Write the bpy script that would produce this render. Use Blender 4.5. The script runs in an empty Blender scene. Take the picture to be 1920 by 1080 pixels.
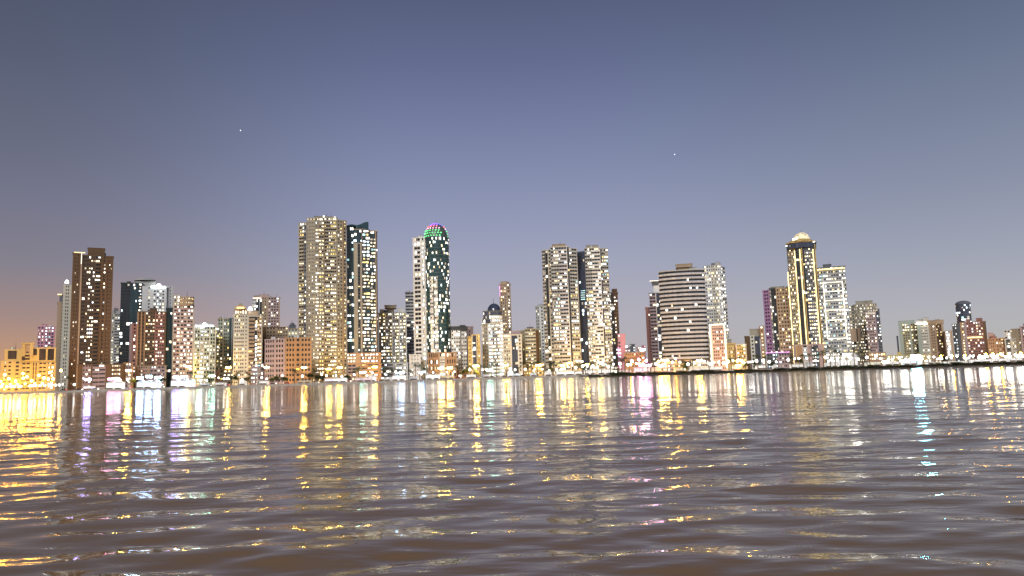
import bpy, math, random
import numpy as np
from mathutils import Matrix, Vector
R_ = math.radians
random.seed(7)
scn = bpy.context.scene
COL = scn.collection
S = lambda c: tuple((x/12.92 if x <= .04045 else ((x+.055)/1.055)**2.4) for x in (int(c[i:i+2], 16)/255 for i in (1, 3, 5)))

# ------------------------------------------------------------------ camera
F = 1387.0            # focal length in pixels of the 1920 px wide frame
H = 3.0               # eye height over the water
PITCH = math.atan(.1175); ROLL = math.atan(.0305)
cam = bpy.data.objects.new('camera', bpy.data.cameras.new('camera')); COL.objects.link(cam)
cam.data.sensor_width = 36; cam.data.lens = F/1920*36
cam.data.clip_start = .1; cam.data.clip_end = 20000
f = Vector((0, math.cos(PITCH), math.sin(PITCH)))
u0 = Vector((0, -math.sin(PITCH), math.cos(PITCH))); r0 = Vector((1, 0, 0))
r = r0*math.cos(ROLL) - u0*math.sin(ROLL); u = u0*math.cos(ROLL) + r0*math.sin(ROLL)
cam.matrix_world = Matrix(((r.x, u.x, -f.x, 0), (r.y, u.y, -f.y, 0), (r.z, u.z, -f.z, H), (0, 0, 0, 1)))
scn.camera = cam
def ray(px, py): return f*F + r*(px-960) + u*(540-py)
def hor(px): return 703 - .0305*(px-960)

# ------------------------------------------------------------------ world, light, exposure
w = bpy.data.worlds.new('World'); scn.world = w; w.use_nodes = True
nt = w.node_tree; nt.nodes.clear()
N = nt.nodes.new; L = nt.links.new
tc = N('ShaderNodeTexCoord'); sx = N('ShaderNodeSeparateXYZ'); L(tc.outputs['Generated'], sx.inputs[0])
def ramp(stops):
    n = N('ShaderNodeValToRGB'); e = n.color_ramp.elements
    while len(e) < len(stops): e.new(.5)
    for k, (p, c) in enumerate(stops): c = S(c); g_ = sum(c)/3; e[k].position = p; e[k].color = (*(x*.88+g_*.12 for x in c), 1)
    L(sx.outputs['Z'], n.inputs[0]); return n
rc = ramp([(0, '#b6b0b2'), (.075, '#b0adba'), (.146, '#a0a4bd'), (.21, '#8f97b8'), (.28, '#7d88ad'), (.34, '#6f7aa1'), (.40, '#606b92'), (.47, '#545d80'), (.8, '#3a4262')])
rl = ramp([(0, '#e0a35c'), (.035, '#c89672'), (.08, '#a68a84'), (.14, '#85808e'), (.21, '#74758c'), (.29, '#636880'), (.37, '#555d75'), (.47, '#475069'), (.8, '#363d55')])
rr = ramp([(0, '#bab6b0'), (.06, '#b0b1b9'), (.13, '#9ca2b5'), (.21, '#868fa9'), (.28, '#76829d'), (.35, '#667391'), (.42, '#576582'), (.48, '#4b5877'), (.8, '#364058')])
def mr(a, b, c, d):
    n = N('ShaderNodeMapRange'); n.interpolation_type = 'SMOOTHSTEP'
    for i, v in zip((1, 2, 3, 4), (a, b, c, d)): n.inputs[i].default_value = v
    L(sx.outputs['X'], n.inputs[0]); return n
ml = mr(-.58, -.1, 1, 0); mrt = mr(.05, .55, 0, 1)
m1 = N('ShaderNodeMix'); m1.data_type = 'RGBA'; L(ml.outputs[0], m1.inputs[0]); L(rc.outputs[0], m1.inputs[6]); L(rl.outputs[0], m1.inputs[7])
m2 = N('ShaderNodeMix'); m2.data_type = 'RGBA'; L(mrt.outputs[0], m2.inputs[0]); L(m1.outputs[2], m2.inputs[6]); L(rr.outputs[0], m2.inputs[7])
bg = N('ShaderNodeBackground'); L(m2.outputs[2], bg.inputs[0]); bg.inputs[1].default_value = 1.0
sky = N('ShaderNodeTexSky'); sky.sky_type = 'NISHITA'; sky.sun_disc = False; sky.sun_elevation = R_(1); sky.sun_rotation = R_(180)
bg2 = N('ShaderNodeBackground'); L(sky.outputs[0], bg2.inputs[0]); bg2.inputs[1].default_value = .004
ad = N('ShaderNodeAddShader'); L(bg.outputs[0], ad.inputs[0]); L(bg2.outputs[0], ad.inputs[1])
wo = N('ShaderNodeOutputWorld'); L(ad.outputs[0], wo.inputs[0])
sl = bpy.data.lights.new('shore_glow_fill', 'SUN'); sl.energy = 2.4; sl.angle = R_(25); sl.color = (1, .97, .93)  # fill added from the camera side, standing in for near-shore city glow
so = bpy.data.objects.new('shore_glow_fill', sl); COL.objects.link(so); so.rotation_euler = (R_(62), 0, R_(-12))
scn.view_settings.view_transform = 'Standard'; scn.view_settings.look = 'None'; scn.view_settings.exposure = 0
scn.view_settings.gamma = 1
scn.render.engine = 'CYCLES'
scn.cycles.max_bounces = 5; scn.cycles.diffuse_bounces = 2; scn.cycles.glossy_bounces = 3
scn.cycles.sample_clamp_indirect = 60; scn.cycles.use_denoising = True
scn.cycles.caustics_reflective = False; scn.cycles.blur_glossy = .3

# ------------------------------------------------------------------ materials
MATS = {}
def mat(name, col, rough=.8, spec=.3, noise=.12, scale=.08, metal=0, stretch=(1, 1, .15)):
    if name in MATS: return MATS[name]
    m = bpy.data.materials.new(name); m.use_nodes = True; t = m.node_tree; b = t.nodes['Principled BSDF']
    b.inputs['Roughness'].default_value = rough; b.inputs['Specular IOR Level'].default_value = spec; b.inputs['Metallic'].default_value = metal
    g = t.nodes.new('ShaderNodeNewGeometry'); mp = t.nodes.new('ShaderNodeMapping'); mp.inputs['Scale'].default_value = stretch
    n = t.nodes.new('ShaderNodeTexNoise'); n.inputs['Scale'].default_value = scale; n.inputs['Detail'].default_value = 5
    t.links.new(g.outputs['Position'], mp.inputs[0]); t.links.new(mp.outputs[0], n.inputs['Vector'])
    rp = t.nodes.new('ShaderNodeMapRange'); rp.inputs[1].default_value = .3; rp.inputs[2].default_value = .7
    rp.inputs[3].default_value = 1-noise*1.6; rp.inputs[4].default_value = 1+noise
    t.links.new(n.outputs['Fac'], rp.inputs[0])
    mx = t.nodes.new('ShaderNodeVectorMath'); mx.operation = 'SCALE'; mx.inputs[0].default_value = col[:3]
    t.links.new(rp.outputs[0], mx.inputs['Scale']); t.links.new(mx.outputs[0], b.inputs['Base Color'])
    MATS[name] = m; return m
def emi(name, col, st, light=False, var=.6):
    if name in MATS: return MATS[name]
    m = bpy.data.materials.new(name); m.use_nodes = True; t = m.node_tree; b = t.nodes['Principled BSDF']
    b.inputs['Base Color'].default_value = (.3, .3, .3, 1); b.inputs['Emission Color'].default_value = (*col, 1)
    if var:
        g = t.nodes.new('ShaderNodeNewGeometry'); n = t.nodes.new('ShaderNodeTexWhiteNoise')
        q = t.nodes.new('ShaderNodeVectorMath'); q.operation = 'SNAP'; q.inputs[1].default_value = (2.3, 2.3, 1.9)
        t.links.new(g.outputs['Position'], q.inputs[0]); t.links.new(q.outputs[0], n.inputs['Vector'])
        rp = t.nodes.new('ShaderNodeMapRange'); rp.inputs[3].default_value = st*(1-var); rp.inputs[4].default_value = st*(1+var)
        t.links.new(n.outputs['Value'], rp.inputs[0]); t.links.new(rp.outputs[0], b.inputs['Emission Strength'])
    else: b.inputs['Emission Strength'].default_value = st
    m.cycles.emission_sampling = 'FRONT' if light else 'NONE'
    MATS[name] = m; return m
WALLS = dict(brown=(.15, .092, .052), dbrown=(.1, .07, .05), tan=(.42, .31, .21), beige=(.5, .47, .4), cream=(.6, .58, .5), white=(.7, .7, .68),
             grey=(.42, .42, .4), taupe=(.36, .33, .26), pinkish=(.5, .36, .33), orange=(.42, .26, .15), olive=(.34, .31, .2), green=(.38, .43, .36),
             pink=(.6, .3, .38), purple=(.42, .24, .44), red=(.32, .16, .13), yellow=(.6, .47, .2), dark=(.06, .065, .07), slate=(.14, .15, .17),
             palegrey=(.52, .51, .53), roofgrey=(.2, .2, .2), teal=(.1, .16, .16), gold=(.55, .4, .15), mauve=(.36, .28, .3))
def wm(n): return mat('wall_'+n, WALLS[n])
GL = dict(glass=mat('glass_dark', (.03, .035, .04), .12, .6, .3, .3), gteal=mat('glass_teal', (.03, .075, .085), .1, .7, .3, .3),
          gblue=mat('glass_blue', (.06, .075, .12), .1, .7, .3, .3), gbrown=mat('glass_brown', (.06, .045, .035), .2, .5, .3, .3),
          ggrey=mat('glass_grey', (.12, .12, .12), .25, .5, .3, .3))
LIT = dict(warm=emi('lit_warm', (1, .8, .48), 2.2), white=emi('lit_white', (1, .93, .78), 3.2), yel=emi('lit_yellow', (1, .72, .2), 1.5),
           cool=emi('lit_cool', (.8, .93, 1), 3.0), dim=emi('lit_dim', (1, .82, .55), .55), cyan=emi('lit_cyan', (.45, .9, .95), 1.4),
           blue=emi('lit_blue', (.08, .07, .9), 1.2), pinkl=emi('lit_pink', (1, .45, .7), 1.8), green=emi('lit_green', (.1, 1, .25), 1.6),
           red=emi('lit_red', (1, .12, .08), 1.8), purp=emi('lit_purple', (.2, .05, 1), 1.8), goldl=emi('lit_gold', (1, .72, .28), 2.0, var=.2),
           linew=emi('strip_white', (1, .9, .7), 1.8, var=.15), mag=emi('lit_magenta', (1, .3, .9), 1.6))
PAL = dict(warm=['warm']*4+['white']*4+['yel']*2+['dim']*3, cool=['cool']*4+['white']*4+['dim']*2+['cyan'], mix=['warm']*3+['white']*4+['cool']*2+['dim']*3+['yel']*2+['cyan'],
           yel=['yel']*3+['warm']*4+['white']*3+['dim']*2, white=['white']*5+['cool']*2+['warm']*2+['dim']*2)

# ------------------------------------------------------------------ mesh helpers
class MB:
    def __init__(s): s.v = []; s.f = []; s.m = []; s.mats = []
    def mi(s, m):
        if m not in s.mats: s.mats.append(m)
        return s.mats.index(m)
    def poly(s, pts, m):
        k = len(s.v); s.v += [tuple(p) for p in pts]; s.f.append(tuple(range(k, k+len(pts)))); s.m.append(s.mi(m))
    def prism(s, pts, z0, z1, m, scale=1.0, cap=True, base=False):
        n = len(pts); k = len(s.v); cx = sum(p[0] for p in pts)/n; cy = sum(p[1] for p in pts)/n
        s.v += [(x, y, z0) for x, y in pts]; s.v += [(cx+(x-cx)*scale, cy+(y-cy)*scale, z1) for x, y in pts]; i = s.mi(m)
        for a in range(n):
            b = (a+1) % n; s.f.append((k+a, k+b, k+n+b, k+n+a)); s.m.append(i)
        if cap: s.f.append(tuple(range(k+n, k+2*n))); s.m.append(i)
        if base: s.f.append(tuple(range(k+n-1, k-1, -1))); s.m.append(i)
    def box(s, x0, x1, y0, y1, z0, z1, m): s.prism([(x0, y0), (x1, y0), (x1, y1), (x0, y1)], z0, z1, m, base=True)
    def obox(s, p0, t, n, a, b, d0, d1, z0, z1, m):      # box along direction t from a to b, out along n from d0 to d1
        q = [(p0[0]+t[0]*x+n[0]*d, p0[1]+t[1]*x+n[1]*d) for x, d in ((a, d1), (b, d1), (b, d0), (a, d0))]
        s.prism(q, z0, z1, m, base=True)
    def tube(s, a, b, ra, rb, m, n=8):
        a = Vector(a); b = Vector(b); d = (b-a).normalized(); e = d.orthogonal().normalized(); g = d.cross(e); k = len(s.v); i = s.mi(m)
        for p, rr in ((a, ra), (b, rb)):
            for j in range(n):
                t = 2*math.pi*j/n; s.v.append(tuple(p+e*math.cos(t)*rr+g*math.sin(t)*rr))
        for j in range(n): s.f.append((k+j, k+(j+1) % n, k+n+(j+1) % n, k+n+j)); s.m.append(i)
        s.f.append(tuple(range(k+n, k+2*n))); s.m.append(i); s.f.append(tuple(range(k+n-1, k-1, -1))); s.m.append(i)
    def lathe(s, prof, m, n=20, c=(0, 0), z=0):          # prof: list of (radius, height)
        k = len(s.v); i = s.mi(m)
        for rr, h in prof:
            for j in range(n):
                t = 2*math.pi*j/n; s.v.append((c[0]+rr*math.cos(t), c[1]+rr*math.sin(t), z+h))
        for q in range(len(prof)-1):
            for j in range(n):
                a = k+q*n; s.f.append((a+j, a+(j+1) % n, a+n+(j+1) % n, a+n+j)); s.m.append(i)
        s.f.append(tuple(range(k+(len(prof)-1)*n, k+len(prof)*n))); s.m.append(i)
    def build(s, name, parent=None, smooth=False):
        me = bpy.data.meshes.new(name); me.from_pydata(s.v, [], s.f)
        for m in s.mats: me.materials.append(m)
        me.polygons.foreach_set('material_index', s.m)
        if smooth: me.polygons.foreach_set('use_smooth', [True]*len(s.f))
        me.update(); o = bpy.data.objects.new(name, me); COL.objects.link(o)
        if parent: o.parent = parent
        return o
def empty(name, loc, rz=0):
    o = bpy.data.objects.new(name, None); COL.objects.link(o); o.location = loc; o.rotation_euler = (0, 0, rz); o.empty_display_size = .5; return o
def tag(o, label=None, cat=None, group=None, kind=None):
    for k, v in (('label', label), ('category', cat), ('group', group), ('kind', kind)):
        if v: o[k] = v
    return o
def copy_tree(o, parent=None):
    c = o.copy(); COL.objects.link(c); c.parent = parent
    for ch in list(o.children): copy_tree(ch, c)
    return c
WIN = {}
def win_mesh(wd, ht, m):
    key = (round(wd, 1), round(ht, 1), m.name)
    if key not in WIN:
        b = MB(); b.box(-key[0]/2, key[0]/2, -.12, .02, 0, key[1], m); o = b.build('window'); WIN[key] = o.data; bpy.data.objects.remove(o)
    return WIN[key]

# ------------------------------------------------------------------ water and ground
G = 1.3
def water_mat():
    m = bpy.data.materials.new('sea_water'); m.use_nodes = True; t = m.node_tree; b = t.nodes['Principled BSDF']
    b.inputs['Base Color'].default_value = (.21, .128, .062, 1); b.inputs['Roughness'].default_value = .05; b.inputs['IOR'].default_value = 1.33
    g = t.nodes.new('ShaderNodeNewGeometry'); prev = None
    mp = t.nodes.new('ShaderNodeMapping'); mp.inputs['Scale'].default_value = (.35, 1, 1)      # gusts: rougher and calmer patches
    pn = t.nodes.new('ShaderNodeTexNoise'); pn.inputs['Scale'].default_value = .035; pn.inputs['Detail'].default_value = 4; pn.inputs['Roughness'].default_value = .65
    t.links.new(g.outputs['Position'], mp.inputs[0]); t.links.new(mp.outputs[0], pn.inputs['Vector'])
    pr = t.nodes.new('ShaderNodeMapRange'); pr.inputs[1].default_value = .38; pr.inputs[2].default_value = .62; pr.inputs[3].default_value = .35; pr.inputs[4].default_value = 1.7
    t.links.new(pn.outputs['Fac'], pr.inputs[0])
    sp = t.nodes.new('ShaderNodeSeparateXYZ'); t.links.new(g.outputs['Position'], sp.inputs[0])                      # choppier out on the open water
    op = t.nodes.new('ShaderNodeMapRange'); op.inputs[1].default_value = 8; op.inputs[2].default_value = 90; op.inputs[3].default_value = .6; op.inputs[4].default_value = 1.6
    t.links.new(sp.outputs['Y'], op.inputs[0]); pm = t.nodes.new('ShaderNodeMath'); pm.operation = 'MULTIPLY'; t.links.new(pr.outputs[0], pm.inputs[0]); t.links.new(op.outputs[0], pm.inputs[1])
    for sc, st, dist in ((.9, (.3, 1, 1), .10), (3.2, (.4, 1, 1), .030), (8, (.5, 1, 1), .006), (.25, (.2, 1, 1), .16), (.07, (.2, 1, 1), .3)):
        mp = t.nodes.new('ShaderNodeMapping'); mp.inputs['Scale'].default_value = st; mp.inputs['Rotation'].default_value = (0, 0, .12*sc)
        n = t.nodes.new('ShaderNodeTexNoise'); n.inputs['Scale'].default_value = sc; n.inputs['Detail'].default_value = 2; n.inputs['Roughness'].default_value = .45
        t.links.new(g.outputs['Position'], mp.inputs[0]); t.links.new(mp.outputs[0], n.inputs['Vector'])
        bp = t.nodes.new('ShaderNodeBump'); bp.inputs['Strength'].default_value = 1
        ds = t.nodes.new('ShaderNodeMath'); ds.operation = 'MULTIPLY'; ds.inputs[1].default_value = dist; t.links.new(pm.outputs[0], ds.inputs[0]); t.links.new(ds.outputs[0], bp.inputs['Distance'])
        t.links.new(n.outputs['Fac'], bp.inputs['Height'])
        if prev: t.links.new(prev.outputs[0], bp.inputs['Normal'])
        prev = bp
    t.links.new(prev.outputs[0], b.inputs['Normal'])
    return m
def make_water():
    rg = np.random.RandomState(3)
    rad = np.concatenate([[.6], 1.6*np.exp(np.arange(0, 1180)*.00575), [1700, 2400, 3600]])
    fine = np.linspace(R_(48), R_(132), 620); rest = np.linspace(R_(132), R_(408), 40)[1:-1]
    th = np.concatenate([fine, rest]); n, k = len(rad), len(th)
    X = np.outer(rad, np.cos(th)); Y = np.outer(rad, np.sin(th)); Z = np.zeros_like(X)
    step = (rad*.00575)[:, None]
    for i in range(70):
        lam = .3*math.exp(rg.rand()*math.log(4.5/.3)); ang = R_(90)+rg.randn()*R_(24)
        kk = 2*math.pi/lam; slope = .0105 if lam < 1.1 else .0104; amp = slope/kk*1.4
        fade = np.clip((lam/step-4)/6, 0, 1)
        Z += amp*fade*np.sin(kk*(X*math.cos(ang)+Y*math.sin(ang))+rg.rand()*6.28)
    co = np.stack([X, Y, Z], -1).reshape(-1, 3)
    a = np.arange(n-1)[:, None]*k+np.arange(k)[None, :]; b = np.arange(n-1)[:, None]*k+(np.arange(k)[None, :]+1) % k
    fc = np.stack([a, a+k, b+k, b], -1).reshape(-1, 4)
    me = bpy.data.meshes.new('water'); me.vertices.add(len(co)); me.vertices.foreach_set('co', co.ravel().astype(np.float32))
    me.loops.add(fc.size); me.loops.foreach_set('vertex_index', fc[:, ::-1].ravel().astype(np.int32))
    me.polygons.add(len(fc)); me.polygons.foreach_set('loop_start', np.arange(0, fc.size, 4, dtype=np.int32)); me.polygons.foreach_set('loop_total', np.full(len(fc), 4, dtype=np.int32))
    me.polygons.foreach_set('use_smooth', np.ones(len(fc), dtype=bool)); me.update(calc_edges=True); me.validate()
    me.materials.append(water_mat()); o = bpy.data.objects.new('water', me); COL.objects.link(o); tag(o, kind='structure')
    return o
WATER = make_water()
gr = MB(); gm = mat('paving', (.3, .26, .22), .9, .2, .2, .05, stretch=(1, 1, 1)); qm = mat('quay_stone', (.42, .38, .33), .9, .2, .2, .3, stretch=(1, 1, 1))
gr.box(-1600, 1600, 561.2, 3400, -3, G, gm); tag(gr.build('ground'), kind='structure')
q = MB(); q.box(-1600, 1600, 560, 561.2, -3, G+.25, qm); q.box(-1600, 1600, 557.5, 560, -3, .35, qm); tag(q.build('quay'), kind='structure')
rd = MB(); rd.box(-1590, 1590, 583, 594, G, G+.012, mat('asphalt', (.05, .05, .05), .85, .2, .2, .5, stretch=(1, 1, 1)))
for k in range(-120, 120): rd.box(k*8, k*8+3, 588.3, 588.6, G+.012, G+.018, wm('white'))
tag(rd.build('road'), kind='structure')
# the planted bank in front of the right half of the shore
bk = MB(); bx0 = 43; pts = []
for k in range(41):
    t = k/40; x = bx0+t*700; y = 478-110*min(1, t*1.6)**.8+3*math.sin(k*1.3); pts.append((x, y))
bk.prism(pts+[(bx0+700, 520), (bx0+10, 500)], -1, .7, mat('bank_earth', (.07, .055, .04), .95, .1, .3, .3, stretch=(1, 1, 1)), scale=.985)
tag(bk.build('bank'), kind='structure')
def bank_y(x):
    t = (x-bx0)/700; return 478-110*min(1, max(t, 0)*1.6)**.8

# ------------------------------------------------------------------ buildings
BL = []
class Bld:
    def __init__(s, name, label, short, D, px, cat='apartment tower'):
        d = ray(px, 600); s.c = Vector((d.x, d.y)).normalized()
        X = D*d.x/d.y; s.R = math.hypot(X, D)
        s.t = Vector((s.c.y, -s.c.x)); s.o = s.c*s.R; s.px = px; s.short = short; s.D = D
        s.root = empty(name, (s.o.x, s.o.y, G), math.atan2(s.t.y, s.t.x)); tag(s.root, label, cat)
        s.wall = MB(); s.wins = []; s.rng = random.Random(hash(px*31+int(D)) & 0xffff); BL.append(s)
    def at(s, px, py, dy=0):                               # pixel -> local x, z on the plane dy behind the front
        d = ray(px, py); k = (s.R+dy)/(d.x*s.c.x+d.y*s.c.y); P = Vector((d.x*k, d.y*k)) - s.o
        return P.dot(s.t), d.z*k+H-G
    def m(s): return s.R/F                                 # metres per photo pixel
    def block(s, pts, ytop, bays, depth=22, ybot=None, core='roofgrey', fh=3.35, cap=True, arc=0, para=.9, z0=0):
        mid = sum(p[0] for p in pts)/len(pts); P = []
        if arc:
            (a, _), (b, _) = pts; n = arc[0]; bul = arc[1]
            A = s.at(a, ytop)[0]; B = s.at(b, ytop)[0]
            for i in range(n+1):
                q = -1+2*i/n; P.append(((A+B)/2+(B-A)/2*math.sin(q*math.pi/2*arc[2])/math.sin(math.pi/2*arc[2]), -bul*math.cos(q*math.pi/2*arc[2])))
            bays = [bays[0]]*n if len(bays) == 1 else bays
        else:
            for a, dy in pts: P.append((s.at(a, ytop, dy)[0], dy))
        z1 = s.at(mid, ytop)[1]; z0 = s.at(mid, ybot)[1] if ybot else z0
        nf = max(1, round((z1-z0-para)/fh)); fh = (z1-z0-para)/nf
        xs = [p[0] for p in P]; ym = max(p[1] for p in P)
        shr = .12*(xs[-1]-xs[0]) if arc else .3
        s.wall.prism(P+[(xs[-1]-shr, ym+depth), (xs[0]+shr, ym+depth)], z0, z1-.25, wm(core))
        if cap:
            cxm = sum(p[0] for p in P)/len(P)
            out = [(x+(.45 if x > cxm else -.45), y-.45) for x, y in P]
            s.wall.prism(out+[(xs[-1]-shr+.45, ym+depth), (xs[0]+shr-.45, ym+depth)], z1-.9, z1, wm(core), base=True)
        wd = xs[-1]-xs[0]; s.nb = getattr(s, 'nb', 0)
        if cap and wd > 9 and z1 > 25 and depth > 12 and s.nb < 3:
            s.nb += 1
            for k in range(s.rng.choice((2, 3, 4))):
                x = s.rng.uniform(xs[0]+2.5, xs[-1]-2.5); y = ym+s.rng.uniform(3, depth*.6); kind = s.rng.choice(('water_tank', 'roof_unit', 'stair_head', 'antenna')); g = MB()
                if kind == 'water_tank': g.lathe([(.3, 0), (1.1, .02), (1.1, 1.9), (.3, 2.3)], wm('white'), 10, (x, y), z1); g.build(kind, s.root, False)
                elif kind == 'antenna': g.tube((x, y, z1-.1), (x, y, z1+s.rng.uniform(3, 7)), .14, .06, wm('roofgrey'), 6); g.tube((x-.8, y, z1+2.4), (x+.8, y, z1+2.4), .06, .06, wm('roofgrey'), 4); g.build(kind, s.root)
                else:
                    a = s.rng.uniform(1, 2.2) if kind == 'roof_unit' else s.rng.uniform(2, min(3.5, wd*.18+1)); h = s.rng.uniform(1.2, 2.2) if kind == 'roof_unit' else s.rng.uniform(2.8, 4.2)
                    g.box(x-a, x+a, y, y+2*a, z1-.05, z1+h, wm(core)); g.box(x-a-.15, x+a+.15, y-.15, y+2*a+.15, z1+h, z1+h+.2, wm('roofgrey')); g.build(kind, s.root)
        for i in range(len(P)-1): s.facade(P[i], P[i+1], z0, z1-para, nf, bays[i])
        return P, z0, z1
    def facade(s, p0, p1, z0, z1, nf, bays):
        Ln = math.hypot(p1[0]-p0[0], p1[1]-p0[1]); t = ((p1[0]-p0[0])/Ln, (p1[1]-p0[1])/Ln); n = (t[1], -t[0]); ang = math.atan2(t[1], t[0])
        tw = sum(b['w'] for b in bays); a = 0; fh = (z1-z0)/nf
        for b in bays:
            e = a+Ln*b['w']/tw; wl = wm(b['wall']); d = b['d']; nc = b['n']
            za, zb = z0+(z1-z0)*b.get('z0', 0), z0+(z1-z0)*b.get('z1', 1)
            if nc == 0:
                s.wall.obox(p0, t, n, a+.01, e-.01, -.3, d, z0, z1+.02, b.get('mat') or wl)
            else:
                cw = (e-a)/nc; ww = cw*b['wf']; hh = fh*b['hf']; g = GL[b['gl']]
                s.wall.obox(p0, t, n, a, e, -.3, .08, z0, z1, g)
                for fl in range(nf):
                    zz = z0+fl*fh
                    s.wall.obox(p0, t, n, a+.02, e-.02, 0, d, zz, zz+fh-hh, wl)
                    if b['bal'] and fl:
                        s.wall.obox(p0, t, n, a+.3, e-.3, d, d+b['bal'], zz-.15, zz+1.0, wm(b.get('bw', b['wall'])))
                    run = 0; on = False
                    for c in range(nc):
                        if run <= 0: on = s.rng.random() < b['lit']*(1.75 if fl < nf*.6 else 1.4); run = s.rng.choice((1, 1, 1, 2, 3)) if b.get('runs') else 1; mt = LIT[s.rng.choice(PAL[b['pal']])]
                        run -= 1
                        x = a+cw*(c+.5); wd = ww; h2 = hh
                        if on:
                            if ww > 1.3: wd = ww*s.rng.choice((.45, .62, .62, .8, 1)); x += (ww-wd)/2*s.rng.choice((-1, 0, 1))
                            if hh > 1.5: h2 = hh*s.rng.choice((.62, .8, .8, 1))
                        s.wins.append((p0[0]+t[0]*x+n[0]*.14, p0[1]+t[1]*x+n[1]*.14, zz+fh-hh+.02+(hh-h2)*.5, ang, wd, h2-.06, mt if on else g, on))
                if b['wf'] < .97:
                    for c in range(nc+1):
                        x = a+cw*c; hw = cw*(1-b['wf'])/2
                        s.wall.obox(p0, t, n, max(a, x-hw), min(e, x+hw), 0, d+.04, z0, z1+.01, wl)
            a = e
    def part(s, name): return _P(s, name)
    def roofbox(s, x0, x1, y0, y1, dy=6, depth=9, m='roofgrey', name='roof_housing'):
        b = MB(); A, zt = s.at(x0, y0, dy); B, _ = s.at(x1, y0, dy); _, zb = s.at((x0+x1)/2, y1, dy)
        b.box(A, B, dy, dy+depth, zb-1.5, zt-.35, wm(m)); b.box(A-.3, B+.3, dy-.3, dy+depth+.3, zt-.35, zt, wm(m)); return b.build(name, s.root)
    def bars(s, x0, y0, x1, y1, m='linew', wd=.9, dy=-1.2, name='light_strip'):
        A, za = s.at(x0, y0, dy); B, zb = s.at(x1, y1, dy); b = MB()
        if abs(x1-x0) > abs(y1-y0): b.box(A, B, dy-.4, dy+.3, min(za, zb)-wd/2, min(za, zb)+wd/2, LIT[m])
        else: b.box((A+B)/2-wd/2, (A+B)/2+wd/2, dy-.4, dy+.3, zb, za, LIT[m])
        return b.build(name, s.root)
    def mast(s, px, y0, y1, rr=.18, dy=8):
        A, za = s.at(px, y0, dy); _, zb = s.at(px, y1, dy); b = MB(); b.tube((A, dy, zb-2), (A, dy, za), rr*1.6, rr, wm('roofgrey'), 6); return b.build('antenna', s.root)
    def dome(s, px, yt, yb, rx, m, dy=8, name='dome', rib=None, n=24):
        A, zt = s.at(px, yt, dy); _, zb = s.at(px, yb, dy); rr = rx*s.m(); h = zt-zb; b = MB()
        b.lathe([(rr*math.cos(k/10*math.pi/2)+.02, h*math.sin(k/10*math.pi/2)) for k in range(11)], m, n, (A, dy), zb); o = b.build(name, s.root, True)
        return o, A, zb, rr, h
    def finish(s, cap=100):
        s.wall.build('wall', s.root)
        lit = [q for q in s.wins if q[7]]; dk = [q for q in s.wins if not q[7]]; s.rng.shuffle(lit)
        dk.sort(key=lambda q: q[2]); rest = (lit+dk)[cap:]
        for x, y, z, an, wd, ht, m, on in (lit+dk)[:cap]:
            o = bpy.data.objects.new('window', win_mesh(wd, ht, m)); COL.objects.link(o); o.parent = s.root; o.location = (x, y, z); o.rotation_euler = (0, 0, an)
        if rest:
            b = MB()
            for x, y, z, an, wd, ht, m, on in rest:
                t = (math.cos(an), math.sin(an)); n = (t[1], -t[0]); b.obox((x, y), t, n, -wd/2, wd/2, -.02, .12, z, z+ht, m)
            tag(b.build('window', s.root), kind='stuff')
def W(w=1, n=3, wall='beige', lit=.15, wf=.55, hf=.5, d=.35, pal='warm', gl='glass', bal=0, **k):
    return dict(w=w, n=n, wall=wall, lit=lit, wf=wf, hf=hf, d=d, pal=pal, gl=gl, bal=bal, **k)
def P(w=.3, wall='beige', d=.6): return dict(w=w, n=0, wall=wall, d=d)
def C(w=1, n=3, lit=.15, wall='dark', gl='glass', pal='mix', **k): return W(w, n, wall, lit, .9, .82, .1, pal, gl, **k)

# ---- far left
b = Bld('palace_hotel', 'low golden palace-like hotel with an arched gable bay at the far left shore', 'low golden hotel', 622, 60, 'hotel')
y2 = lambda n, lit=.05: W(1.2, n, 'yellow', lit, .8, .42, .5, 'warm', 'gbrown')
b.block([(38, 0), (105, 0)], 652, [[P(.25, 'yellow', .9), W(1.3, 1, 'yellow', 0, .92, .9, .5, 'warm', 'gbrown'), P(.3, 'yellow', .9), W(.8, 1, 'yellow', 0, .8, .5, .5, 'warm', 'gbrown'), P(.25, 'yellow', .9),
    W(1.1, 1, 'yellow', 0, .92, .9, .5, 'warm', 'gbrown'), P(.2, 'yellow', .9), W(1.1, 1, 'yellow', 0, .9, .9, .5, 'warm', 'gbrown'), P(.2, 'yellow', .9)]], ybot=678, core='yellow', fh=9)
b.block([(2, 2), (38, 1.2)], 676, [[P(.25, 'yellow', .7), W(1, 2, 'yellow', .1, .6, .45, .4, 'warm', 'gbrown'), P(.3, 'yellow', .8), W(.6, 1, 'yellow', 0, .6, .5, .5)]], core='yellow')
b.block([(9, 3), (38, 3)], 655, [[P(.2, 'yellow', .7), W(1, 1, 'yellow', 0, .8, .85, .5, 'warm', 'gbrown'), P(.2, 'yellow', .8)]], ybot=676, core='yellow', fh=9, depth=17)
b.block([(38, 0), (105, 0)], 678, [[P(.25, 'yellow', .9), W(1.3, 2, 'yellow', .03, .8, .4, .5, 'warm', 'gbrown'), P(.3, 'yellow', .9), W(.8, 2, 'yellow', 0, .4, .9, .5, 'warm', 'gbrown'), P(.25, 'yellow', .9),
    W(1.1, 2, 'yellow', .08, .8, .4, .5, 'warm', 'gbrown'), P(.2, 'yellow', .9), W(1.1, 2, 'yellow', .4, .8, .4, .5, 'white', 'gbrown'), P(.2, 'yellow', .9)]], core='yellow', cap=False)
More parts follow.
